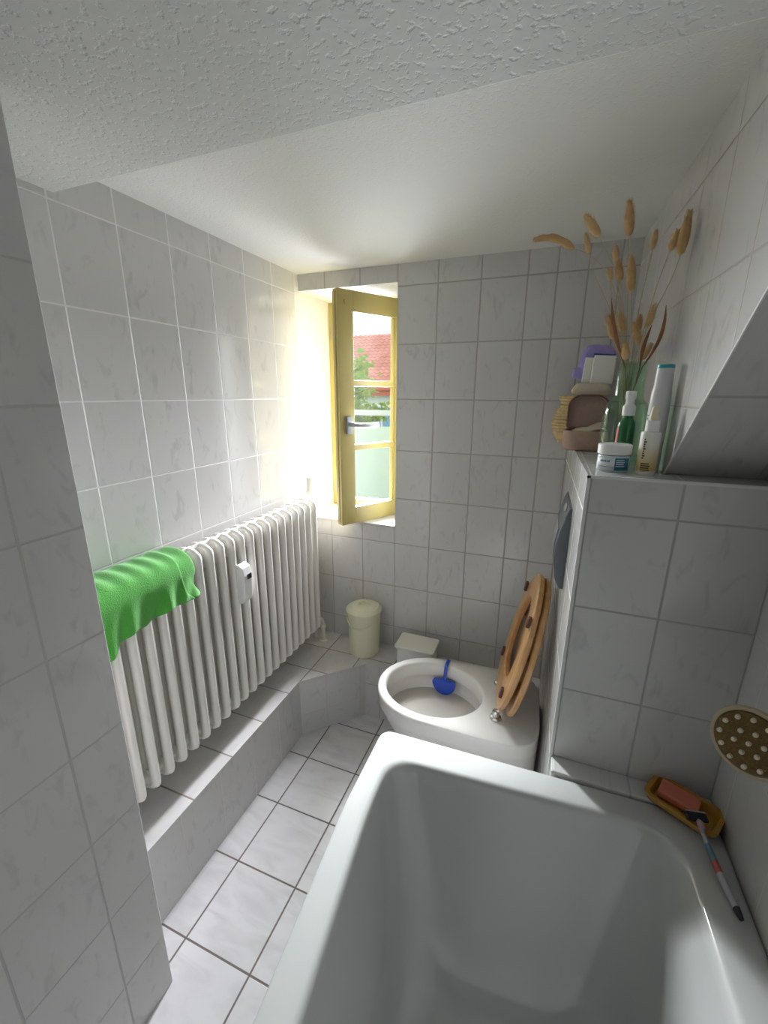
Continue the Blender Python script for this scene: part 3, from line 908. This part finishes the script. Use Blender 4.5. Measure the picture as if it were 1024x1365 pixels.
jar = thing('cream_jar', 'low glass cream jar with white lid and blue label on the shelf front', 'jar', (1.157, -.669, ZB))
bm = bmesh.new(); lathe(bm, [(0, 0), (.0285, 0), (.0305, .003), (.0305, .030), (.029, .033), (0, .033)], 40)
obj('body', bm, M['jar_glass'], jar, smooth=30)
bm = bmesh.new(); lathe(bm, [(0, .055), (.030, .055), (.0318, .053), (.0318, .036), (.0305, .0345), (0, .0345)], 40)
obj('lid', bm, M['white_plastic'], jar, smooth=30)
va = math.atan2(-1.664 + .669, 1.029 - 1.157)
bm = bmesh.new(); curved_patch(bm, .0309, va - 1.15, va + .12, .004, .029)
obj('label', bm, M['label_white'], jar, smooth=True, solid=.0004)
bm = bmesh.new(); curved_patch(bm, .0309, va + .12, va + 1.15, .004, .029)
lb = obj('label', bm, M['label_blue'], jar, smooth=True, solid=.0004)
tag(lb, 'blue half of the label')
bm = bmesh.new()
for k in range(6): curved_patch(bm, .0315, va - .82 + k * .11, va - .74 + k * .11, .0205, .0235 + .001 * (k % 2), n=1)
curved_patch(bm, .0315, va - 1.0, va + .1, .0105, .0115)
obj('print', bm, M['label_blue'], jar, solid=.0003)
bm = bmesh.new()
for k in range(4): curved_patch(bm, .0315, va + .2, va + .75 - .05 * (k % 2), .012 + k * .004, .0135 + k * .004)
obj('print', bm, M['label_white'], jar, solid=.0003)

drop = thing('dropper_bottle', 'white and honey-yellow dropper bottle with rubber teat, right of the cream jar', 'bottle', (1.213, -.694, ZB))
bm = bmesh.new(); lathe(bm, [(0, 0), (.0165, 0), (.0175, .002), (.0175, .078), (.0165, .083), (.010, .0845), (0, .0845)], 36)
obj('body', bm, M['dropper'], drop, smooth=30)
bm = bmesh.new(); lathe(bm, [(0, .0845), (.0122, .0845), (.0122, .105), (.011, .106), (0, .106)], 30)
obj('collar', bm, M['white_plastic'], drop, smooth=30)
bm = bmesh.new(); lathe(bm, [(.0075, .106), (.0078, .112), (.0068, .118), (.0062, .126), (.004, .131), (0, .132)], 24)
obj('teat', bm, plain('cream_rubber', (.72, .64, .44), .5), drop, smooth=True)
va2 = math.atan2(-1.664 + .694, 1.029 - 1.213)
bm = bmesh.new()
for k, h in enumerate((.004, .006, .004, .003, .006, .004, .004, .006, .003)):
    curved_patch(bm, .0179, va2 - .55, va2 - .55 + h * 45, .032 + k * .0045, .0348 + k * .0045, n=3)
for k in range(4): curved_patch(bm, .0179, va2 - .55, va2 + .35 - .08 * (k % 2), .009 + k * .0042, .0112 + k * .0042, n=5)
obj('print', bm, M['print'], drop, solid=.0003)

pump = thing('pump_bottle', 'small dark green glass bottle with white pump between jar and vase', 'bottle', (1.1800, -.612, ZB))
bm = bmesh.new(); lathe(bm, [(0, 0), (.0168, 0), (.0178, .002), (.0178, .086), (.0165, .096), (.0105, .104), (.0095, .113), (0, .113)], 36)
obj('body', bm, M['bottle_green'], pump, smooth=30)
bm = bmesh.new(); lathe(bm, [(0, .110), (.0125, .110), (.0125, .128), (.011, .131), (.0085, .134), (.0083, .142), (.0102, .146), (.0102, .159), (.0085, .161), (0, .161)], 30)
obj('pump_head', bm, M['white_plastic'], pump, smooth=30)
bm = bmesh.new(); tube(bm, [(0, -.004, .152), (-.006, -.012, .152)], .003, 8)
obj('nozzle', bm, M['white_plastic'], pump, smooth=True)
va3 = math.atan2(-1.664 + .607, 1.029 - 1.1835)
bm = bmesh.new(); curved_patch(bm, .0181, va3 - 1.25, va3 - .85, .03, .085, n=3)
obj('print', bm, M['red_print'], pump, solid=.0003)

wbt = thing('shampoo_bottle', 'tall slim white bottle with teal cap edge against the slanting tiled wall', 'bottle', (1.2265, -.652, ZB))
wbt.scale = (.86, .86, .985)
bm = bmesh.new(); lathe(bm, [(0, 0), (.0195, 0), (.021, .004), (.0215, .13), (.0205, .16), (.0185, .168), (0, .168)], 36)
obj('body', bm, M['bottle_white'], wbt, smooth=30)
bm = bmesh.new(); lathe(bm, [(.0185, .168), (.0182, .170), (.0175, .206), (0, .206)], 36)
obj('cap', bm, M['bottle_white'], wbt, smooth=30)
bm = bmesh.new(); lathe(bm, [(0, .206), (.0180, .206), (.0182, .209), (.0172, .213), (0, .213)], 36)
tag(obj('cap_disc', bm, M['teal'], wbt, smooth=30), 'teal cap top')
va4 = math.atan2(-1.664 + .652, 1.029 - 1.2305)
bm = bmesh.new()
curved_patch(bm, .0219, va4 - 1.3, va4 - .75, .076, .079)
for k in range(4): curved_patch(bm, .0219, va4 - 1.25, va4 - 1.0 + .1 * (k % 2), .095 + k * .006, .098 + k * .006, n=3)
obj('print', bm, M['teal'], wbt, solid=.0003)

VX, VY = 1.184, -.545
vase = thing('vase', 'large pale green glass bottle vase holding the dried grasses', 'vase', (VX, VY, ZB))
bm = bmesh.new()
outp = [(0, 0), (.040, 0), (.046, .004), (.0475, .015), (.0475, .105), (.0455, .122), (.039, .135), (.0325, .143), (.0300, .152), (.0290, .18), (.0285, .222)]
inp = [(.0265, .222), (.0268, .18), (.0278, .153), (.031, .144), (.037, .134), (.0430, .121), (.0450, .105), (.0450, .015), (.043, .008), (0, .007)]
lathe(bm, outp + inp, 48)
obj('glass', bm, M['vase'], vase, smooth='all')

# dried grasses: every stem a thing with stalk and seed head
def head_mesh(p0, p1, w, bendv=Vector((0, 0, 0)), seg=False, seed=0):
    rnd = random.Random(seed)
    bm = bmesh.new()
    n = 18; k_ = 14
    axis = [p0.lerp(p1, i / n) + bendv * math.sin(PI * i / n) for i in range(n + 1)]
    rs = []
    for i in range(n + 1):
        t = i / n
        r = w * (math.sin(PI * min(1, (t * .95 + .035))) ** .42) * (1.08 - .38 * t)
        if seg: r *= (.82 + .25 * abs(math.sin(t * PI * 3.0)))
        if i == 0: r = w * .18
        if i == n: r = w * .10
        rs.append(r * (1 + rnd.uniform(-.06, .06)))
    rings = tube(bm, axis, rs, k_)
    fr = frames(axis)
    for i in range(n * 26):
        t = rnd.uniform(.03, .98); f = t * n; j = min(n - 1, int(f))
        c = axis[j].lerp(axis[j + 1], f - j); u, w2 = fr[j]; r = rs[j] + (rs[j + 1] - rs[j]) * (f - j)
        a = rnd.uniform(0, 2 * PI); d = u * math.cos(a) + w2 * math.sin(a)
        tg = (axis[j + 1] - axis[j]).normalized(); sd = tg.cross(d)
        L = w * rnd.uniform(.4, .95)
        b = c + d * r * .85
        tip = b + d * L * .65 + tg * L
        v = [bm.verts.new(b + sd * .0006), bm.verts.new(b - sd * .0006), bm.verts.new(tip)]
        bm.faces.new(v)
    return bm
C_ = [ # head base x,z / tip x,z / half width / depth offset / brown? / label
 ((1.036, 1.728), (.950, 1.753), .0095, .0, 1, 'dried grass whose long brown seed head droops sideways'),
 ((1.084, 1.752), (1.053, 1.796), .0112, .02, 0, 'dried grass with a plump tilted seed head second tallest of the bunch'),
 ((1.069, 1.722), (1.057, 1.764), .0070, .03, 0, 'dried grass with a thin pale seed head just under the tilted plump one'),
 ((1.140, 1.741), (1.132, 1.805), .0108, .0, 1, 'tallest dried grass, upright seed head against the ceiling'),
 ((1.188, 1.714), (1.189, 1.747), .0068, .01, 0, 'dried grass with a small seed head where ceiling and slanting wall meet'),
 ((1.213, 1.697), (1.220, 1.732), .0085, -.03, 0, 'dried grass with a short seed head tucked beside a longer one by the slanting wall'),
 ((1.228, 1.684), (1.230, 1.754), .0110, -.05, 1, 'dried grass with a long brown seed head closest to the slanting wall'),
 ((1.124, 1.703), (1.121, 1.732), .0075, .03, 0, 'dried grass with a pale seed head, topmost of the middle cluster of four'),
 ((1.137, 1.661), (1.127, 1.699), .0092, .015, 1, 'dried grass with a medium brown seed head in the middle cluster of four'),
 ((1.118, 1.667), (1.114, 1.689), .0075, .035, 0, 'dried grass with the smallest pale seed head of the middle cluster of four'),
 ((1.157, 1.630), (1.147, 1.697), .0105, -.02, 1, 'dried grass with the longest seed head of the middle cluster of four'),
 ((1.139, 1.541), (1.121, 1.590), .0105, .0, 1, 'short dried grass with a brown seed head leaning over the purple package'),
 ((1.158, 1.557), (1.146, 1.597), .0115, .02, 0, 'short dried grass with a wide pale seed head above the vase mouth'),
 ((1.185, 1.555), (1.186, 1.590), .0085, .02, 0, 'short dried grass with an upright pale seed head by the wall corner'),
 ((1.197, 1.561), (1.205, 1.604), .0092, -.01, 0, 'short dried grass with a leaning pale seed head beside the reddish leaf'),
 ((1.186, 1.527), (1.170, 1.570), .0085, -.02, 1, 'short dried grass with a dark brown seed head in the middle of the vase mouth'),
 ((1.166, 1.497), (1.161, 1.528), .0095, -.012, 0, 'lowest dried grass, seed head resting in the vase mouth'),
 ((1.199, 1.497), (1.211, 1.528), .0075, -.005, 0, 'low dried grass, small seed head leaning out of the vase toward the white bottle'),
]
for i, ((bx, bz), (tx, tz), w, dy, brown, lab) in enumerate(C_):
    rnd = random.Random(100 + i)
    p0 = Vector((bx, VY + dy, bz)); p1 = Vector((tx, VY + dy * 1.15 - .004, tz))
    neck = Vector((VX - .004 + max(-.017, min(.017, (bx - VX) * .25)) , VY + max(-.014, min(.014, dy * .4)) + rnd.uniform(-.004, .004), ZB + .215))
    foot = Vector((VX + rnd.uniform(-.015, .015) - (bx - VX) * .05, VY + rnd.uniform(-.018, .018), ZB + .012 + rnd.uniform(0, .02)))
    root = thing('dried_grass', lab, 'dried grass', foot, group='dried bunny-tail grasses in the green vase', kind='thing')
    d_end = (p0 - p1).normalized()
    pts = [foot, foot.lerp(neck, .5), neck]
    L = (p0 - neck).length
    c1 = neck + (neck - foot).normalized() * L * .5
    c2 = p0 + d_end * L * .3
    for k in range(1, 13):
        t = k / 12
        pts.append(neck * (1 - t) ** 3 + c1 * 3 * t * (1 - t) ** 2 + c2 * 3 * t * t * (1 - t) + p0 * t ** 3)
    bm = bmesh.new(); tube(bm, [p - foot for p in pts], .0007, 6)
    obj('stalk', bm, M['straw'], root, smooth=True)
    bm = head_mesh(p0 - foot, p1 - foot, w * .92, Vector((0, 0, .012)) if i == 0 else Vector((0, 0, 0)), seg=(i == 0), seed=i)
    obj('seed_head', bm, M['seed_dark' if brown else 'seed'], root, smooth='all', recalc=False)
for i, (bx, bz, tx, tz, bend, lab) in enumerate(((1.196, 1.500, 1.226, 1.602, .012, 'dry reddish-brown leaf leaning toward the slanting wall'), (1.196, 1.495, 1.206, 1.565, -.004, 'short dry reddish-brown leaf beside the longer leaning one'), (1.160, 1.500, 1.121, 1.625, -.006, 'dry pointed leaf rising in front of the purple package'))):
    neck = Vector((VX + (.016, .012, -.016)[i], VY - .012, ZB + .21)); foot = Vector((VX - (.02, .01, -.02)[i], VY + .008, ZB + .02))
    root = thing('dried_leaf', lab, 'dried leaf', foot, group='dry leaves in the green vase', kind='thing')
    tip = Vector((tx, VY - .012, tz))
    pts = [foot, foot.lerp(neck, .5), neck] + [neck.lerp(tip, k / 8) + Vector((bend * math.sin(PI * k / 8), 0, 0)) for k in range(1, 9)]
    rr = [.0009, .0009, .0012, .0018, .0026, .0034, .0038, .0036, .0030, .0018, .0004]
    bm = bmesh.new(); tube(bm, [p - foot for p in pts], rr, 8, ry=[r * .45 for r in rr])
    obj('blade', bm, M['leafdry'], root, smooth=True)

# cosmetic case (clamshell standing open)
cc = thing('cosmetic_case', 'mauve clamshell cosmetic case standing open at the shelf edge', 'cosmetic case', (1.122, -.30, ZB))
bm = bmesh.new()
loft(bm, [[Vector((x, y, z)) for x, y in rrect(0, 0, hx, hy, .03, 6)] for hx, hy, z in ((.052, .050, .0), (.057, .056, .006), (.058, .058, .030), (.057, .057, .054), (.052, .052, .055), (.052, .052, .045), (.051, .051, .012))], True, True)
obj('base', bm, M['rose'], cc, smooth=50)
lidr = bpy.data.objects.new('lid', None); lidr.empty_display_size = .02; link(lidr, cc); lidr.location = (.004, .046, .056); lidr.rotation_euler = (math.radians(-8), 0, 0)
bm = bmesh.new()
def lr(hx, y, h0_, h1_, r): return [Vector((x, y, z)) for x, z in rrect(0, (h0_ + h1_) / 2, hx, (h1_ - h0_) / 2, [r, r, .008, .008], 7)]
loft(bm, [lr(.050, .020, .004, .090, .03), lr(.055, .014, 0, .096, .035), lr(.055, -.010, 0, .096, .035), lr(.050, -.010, .004, .091, .032), lr(.050, .004, .004, .091, .032)], True, True)
obj('lid_shell', bm, M['mauve'], lidr, smooth=40)
bm = bmesh.new()
tube(bm, [Vector((x, -.010, z)) for x, z in rrect(0, .048, .0535, .0465, [.034, .034, .008, .008], 7)], .0028, 8, closed=True)
obj('zip_trim', bm, M['mauve_dark'], lidr, smooth=True)
bm = bmesh.new()
pts = [(-.035, -.03, .048), (.05, -.045, .052), (.05, .02, .072), (.03, .035, .078), (-.02, .02, .055)]
rows = []
for a in range(7):
    u = a / 6
    rows.append([bm.verts.new((-.036 + .084 * u, -.046 + .075 * b / 6, .050 + .026 * u * (.4 + .6 * b / 6) + .003 * math.sin(a * 1.7 + b))) for b in range(7)])
for a, b in zip(rows, rows[1:]):
    for i in range(6): bm.faces.new((a[i], a[i + 1], b[i + 1], b[i]))
tag(obj('cleaning_cloth', bm, M['beige'], None, smooth='all', solid=.003, loc=(1.122, -.30, ZB)), 'pale folded cloth lying in the open mauve case', 'cloth')

# woven basket behind
wk = thing('woven_basket', 'small round woven straw basket behind the cosmetic case', 'basket', (1.106, -.118, ZB))
def coils(bm, prof, r):
    for rad_, z in prof:
        tube(bm, [(rad_ * math.cos(2 * PI * k / 40), rad_ * math.sin(2 * PI * k / 40), z + .0012 * math.sin(k * 2.5)) for k in range(40)], r, 8, closed=True)
bm = bmesh.new()
lathe(bm, [(0, .002), (.05, .002), (.066, .02), (.071, .06), (.064, .105), (.052, .116), (0, .117)], 40)
coils(bm, [(.052 + .02 * math.sin(PI * t / 12), .006 + t * .0092) for t in range(13)], .0050)
obj('body', bm, M['wicker'], wk, smooth='all')
bm = bmesh.new()
lathe(bm, [(0, .118), (.05, .118), (.055, .128), (.050, .146), (.03, .148), (0, .148)], 40)
coils(bm, [(.046 + .011 * math.sin(PI * t / 6), .122 + t * .0078) for t in range(4)], .0048)
obj('lid', bm, M['wicker'], wk, smooth='all')

# pouch, wrappers and purple package on top of the basket
pc = bmesh.new()
loft(pc, [[Vector((x, y, z)) for x, y in rrect(0, 0, hx, hy, .014, 5)] for hx, hy, z in ((.040, .030, -.0), (.054, .044, .003), (.057, .048, .012), (.050, .042, .026), (.042, .034, .0345))], True, True)
po = obj('pouch', pc, M['beige'], None, smooth=60, loc=(1.134, -.140, ZB + .1525))
tag(po, 'beige cloth pouch lying on the woven basket', 'pouch')
for i, (x, y, hx, h, rz_, rx_, lab) in enumerate(((1.129, -.150, .026, .076, .10, -.10, 'narrower white wrapped pack leaning behind the wider one'), (1.156, -.168, .031, .080, -.06, -.06, 'wider white wrapped pack standing on the beige pouch, next to the vase'))):
    b = bmesh.new()
    loft(b, [[Vector((px, py, z)) for px, py in rrect(0, 0, a, c, .004, 4)] for a, c, z in ((hx, .003, 0), (hx, .0065, .008), (hx * 1.01, .0075, h * .5), (hx * .99, .0065, h - .008), (hx, .002, h))], True, True)
    o = obj('wrapped_pack', b, M['white_wrap'], None, smooth=50, loc=(x, y, ZB + .187))
    o.rotation_euler = (rx_, math.radians(3), rz_)
    tag(o, lab, 'wrapped pack', group='white wrapped packs on the pouch')
pp = thing('tissue_package', 'purple crinkled plastic package with dark blue print behind the white packs', 'package', (1.138, -.105, ZB + .172))
pp.rotation_euler = (0, math.radians(4), .05)
bm = bmesh.new()
loft(bm, [[Vector((px, py, z)) for px, py in rrect(0, 0, a, c, .012, 6)] for a, c, z in ((.040, .016, .022), (.050, .022, .03), (.052, .024, .075), (.045, .022, .112), (.034, .014, .128), (.018, .006, .131))], True, True)
obj('pack', bm, M['purple'], pp, smooth=60)
bm = bmesh.new(); box(bm, -.016, .045, -.0258, -.0235, .092, .103)
obj('print', bm, M['navy'], pp)
bm = bmesh.new(); zprism(bm, rrect(-.050, -.012, .016, .010, .006, 4), .028, .058)
obj('wrapper_end', bm, M['purple'], pp, smooth=50, bevel=.004)

# ------------------------------------------------------------------ OUTSIDE
bm = bmesh.new(); box(bm, -40, 40, .36, 60, -3.6, -3.5)
tag(obj('ground', bm, plain('garden_ground', (.16, .20, .08), .95, noise=(1.5, .4))), 'green ground outside the window', 'ground', kind='structure')
# balcony with frosted railing just outside
bal = thing('balcony', 'balcony with pale frosted railing panel just outside the window', 'balcony', (0, .36, 0), kind='structure')
bm = bmesh.new(); box(bm, -1.8, 1.2, 0, .72, -.2, -.05)
obj('slab', bm, plain('slab_darkened', (.09, .08, .07), .9), bal)  # slab colour darkened so less light bounces up through the window
bm = bmesh.new(); box(bm, -1.8, 1.2, .64, .65, .0, 1.213)
obj('railing_panel', bm, M['rail_glass'], bal)
bm = bmesh.new(); box(bm, -1.8, 1.2, .62, .67, 1.283, 1.318)
obj('top_rail', bm, plain('rail_paint', (.62, .68, .72), .4), bal, bevel=.008)
for x in (-1.75, -.95, .1, 1.15):
    bm = bmesh.new(); box(bm, x - .02, x + .02, .655, .69, -.1, 1.285)
    obj('post', bm, plain('post_paint', (.62, .68, .72), .4), bal)

def rooftile(name):
    m, nt, out = newmat(name)
    tc = nt.nodes.new('ShaderNodeTexCoord').outputs['Object']
    n = node(nt, 'ShaderNodeTexNoise', Vector=tc, Scale=2.2, Detail=3.0)
    c = ramp(nt, n, [(.3, (.56, .24, .20)), (.7, (.70, .34, .29))])
    principled(nt, out, Base_Color=c, Roughness=.7)
    return m
hs = thing('house', 'neighbouring house with red pantile roof and pale green wall seen through the window', 'house', (-5, 12, 0))
M['rooftile'] = rooftile('roof_tile'); M['mint'] = plain('mint_render', (.66, .76, .68), .9)
bm = bmesh.new()
e0, e1 = Vector((0, 0, 1.62)), Vector((0, 2.6, 3.62))
nc = 17; wv = 90
for c in range(nc):
    a = e0.lerp(e1, c / nc); b = e0.lerp(e1, (c + 1.12) / nc)
    row0, row1 = [], []
    for k in range(wv + 1):
        x = -4.5 + 9 * k / wv
        w = .022 * math.cos(k * PI)
        row0.append(bm.verts.new((x, a.y, a.z + .045 + w))); row1.append(bm.verts.new((x, b.y, b.z + .0 + w)))
    low = [bm.verts.new((v.co.x, v.co.y + .01, v.co.z - .05)) for v in row0]
    for k in range(wv):
        bm.faces.new((row0[k], row0[k + 1], row1[k + 1], row1[k])); bm.faces.new((low[k], low[k + 1], row0[k + 1], row0[k]))
box(bm, -4.5, 4.5, .1, 5.1, 1.5, 1.58)
prism(bm, [(.05, 1.55), (2.6, 3.55), (5.2, 1.55)], lambda p: (-4.5, p[0], p[1]), lambda p: (4.5, p[0], p[1]))
obj('roof', bm, M['rooftile'], hs)
bm = bmesh.new(); tube(bm, [(-4.5, -.04, 1.56), (4.5, -.04, 1.56)], .06, 10); box(bm, -4.5, 4.5, -.02, .25, 1.36, 1.60)
obj('gutter', bm, plain('gutter_red', (.50, .14, .09), .5), hs)
bm = bmesh.new(); box(bm, -4.3, 4.3, .25, 4.9, -3.55, 1.5)
obj('wall', bm, M['mint'], hs)
for x in (-2.6, .55, 3.0):
    f = bpy.data.objects.new('window', None); link(f, hs); f.location = (x, .25, .35)
    bm = bmesh.new()
    box(bm, -.45, .45, -.05, .02, -.45, -.38); box(bm, -.45, .45, -.05, .02, .62, .70); box(bm, -.45, -.38, -.05, .02, -.45, .7); box(bm, .38, .45, -.05, .02, -.45, .7); box(bm, -.03, .03, -.05, .02, -.45, .7)
    obj('window_frame', bm, plain('frame_white', (.8, .8, .8), .5), f)
    bm = bmesh.new(); box(bm, -.4, .4, -.02, .02, -.42, .66)
    obj('window_glass', bm, plain('blue_window', (.16, .36, .58), .15), f)

tr = thing('tree', 'leafy bright green tree between the window and the red-roofed house', 'tree', (-2.3, 5.0, -3.85))
bm = bmesh.new(); tube(bm, [(0, 0, 0), (.05, .02, 2), (-.02, 0, 3.6), (.02, 0, 5.2)], [.14, .11, .08, .03], 12)
obj('trunk', bm, plain('bark', (.10, .075, .05), .95, noise=(12, .4)), tr, smooth=True)
bm = bmesh.new(); rnd = random.Random(3)
limbs = []
for k in range(22):
    a = rnd.uniform(0, 2 * PI); z = rnd.uniform(3.6, 5.2); L = rnd.uniform(.45, .95)
    p = Vector((0, 0, z)); qd = Vector((math.cos(a) * L, math.sin(a) * L, z + rnd.uniform(.0, .5)))
    limbs.append((p, qd)); tube(bm, [p, p.lerp(qd, .5) + Vector((0, 0, .05)), qd], [.03, .018, .006], 6)
obj('branches', bm, plain('bark_thin', (.12, .09, .06), .95), tr, smooth=True)
bm = bmesh.new()
for p, qd in limbs:
    for c in range(5):
        ctr_ = p.lerp(qd, .35 + .65 * c / 4)
        for k in range(48):
            d = Vector((rnd.gauss(0, 1), rnd.gauss(0, 1), rnd.gauss(0, .8))) * .115
            c0 = ctr_ + d
            s = rnd.uniform(.03, .06)
            e = Euler((rnd.uniform(0, PI), rnd.uniform(0, PI), rnd.uniform(0, 2 * PI))).to_matrix()
            mid = [c0 + e @ Vector(v) * s for v in ((0, -1.2, 0), (.75, -.1, .15), (.35, .7, .1), (0, 1.3, -.1), (-.35, .7, .1), (-.75, -.1, .15))]
            vs = [bm.verts.new(v) for v in mid]
            bm.faces.new((vs[0], vs[1], vs[2], vs[3])); bm.faces.new((vs[0], vs[3], vs[4], vs[5]))
def leafmat():
    m, nt, out = newmat('tree_leaf')
    tc = nt.nodes.new('ShaderNodeTexCoord').outputs['Object']
    n = node(nt, 'ShaderNodeTexNoise', Vector=tc, Scale=3.0, Detail=3.0)
    c = ramp(nt, n, [(.3, (.24, .38, .09)), (.7, (.52, .60, .20))])
    d = nt.nodes.new('ShaderNodeBsdfDiffuse'); t = nt.nodes.new('ShaderNodeBsdfTranslucent')
    nt.links.new(c, d.inputs[0]); nt.links.new(c, t.inputs[0])
    mx = nt.nodes.new('ShaderNodeMixShader'); mx.inputs[0].default_value = .4
    nt.links.new(d.outputs[0], mx.inputs[1]); nt.links.new(t.outputs[0], mx.inputs[2]); nt.links.new(mx.outputs[0], out.inputs[0])
    return m
obj('foliage', bm, leafmat(), tr, recalc=False)

# ------------------------------------------------------------------ LIGHT
w = bpy.data.worlds.new('World'); sc.world = w; w.use_nodes = True
bg = w.node_tree.nodes['Background']; bg.inputs[0].default_value = (.93, .97, 1.0, 1); bg.inputs[1].default_value = 2.2
DAY = (.945, .955, 1.03)
def area(name, loc, rot, sx, sy, power, col=(1, 1, 1)):
    l = bpy.data.lights.new(name, 'AREA'); l.shape = 'RECTANGLE'; l.size = sx; l.size_y = sy; l.energy = power; l.color = col
    o = bpy.data.objects.new(name, l); o.location = loc; o.rotation_euler = rot; COL.objects.link(o); return o
dl = area('daylight', (.15, .345, (ZS + ZD) / 2 + .04), (math.radians(-61), 0, math.radians(24)), .22, .84, 50, DAY); dl.data.spread = math.radians(80)
gl_ = area('ground_bounce_light', (.15, .345, (ZS + ZD) / 2), (math.radians(-96), 0, math.radians(23)), .22, .88, 8.6, DAY); gl_.data.spread = math.radians(98)

# ------------------------------------------------------------------ CAMERA
cam = bpy.data.cameras.new('Camera'); co = bpy.data.objects.new('Camera', cam); COL.objects.link(co)
co.location = (1.02913, -1.66397, 1.42234)
co.rotation_euler = (1.298405, -0.004679, 0.370904)
cam.sensor_fit = 'VERTICAL'; cam.sensor_height = 36; cam.sensor_width = 27; cam.lens = 36 * 563.781 / 1365
cam.clip_start = .01; cam.clip_end = 200
sc.camera = co
sc.view_settings.view_transform = 'Standard'; sc.view_settings.look = 'None'; sc.view_settings.gamma = 1
sc.view_settings.exposure = -.42
sc.cycles.use_denoising = True
sc.cycles.max_bounces = 16; sc.cycles.diffuse_bounces = 10; sc.cycles.transparent_max_bounces = 24; sc.cycles.glossy_bounces = 6
sc.cycles.sample_clamp_indirect = 6
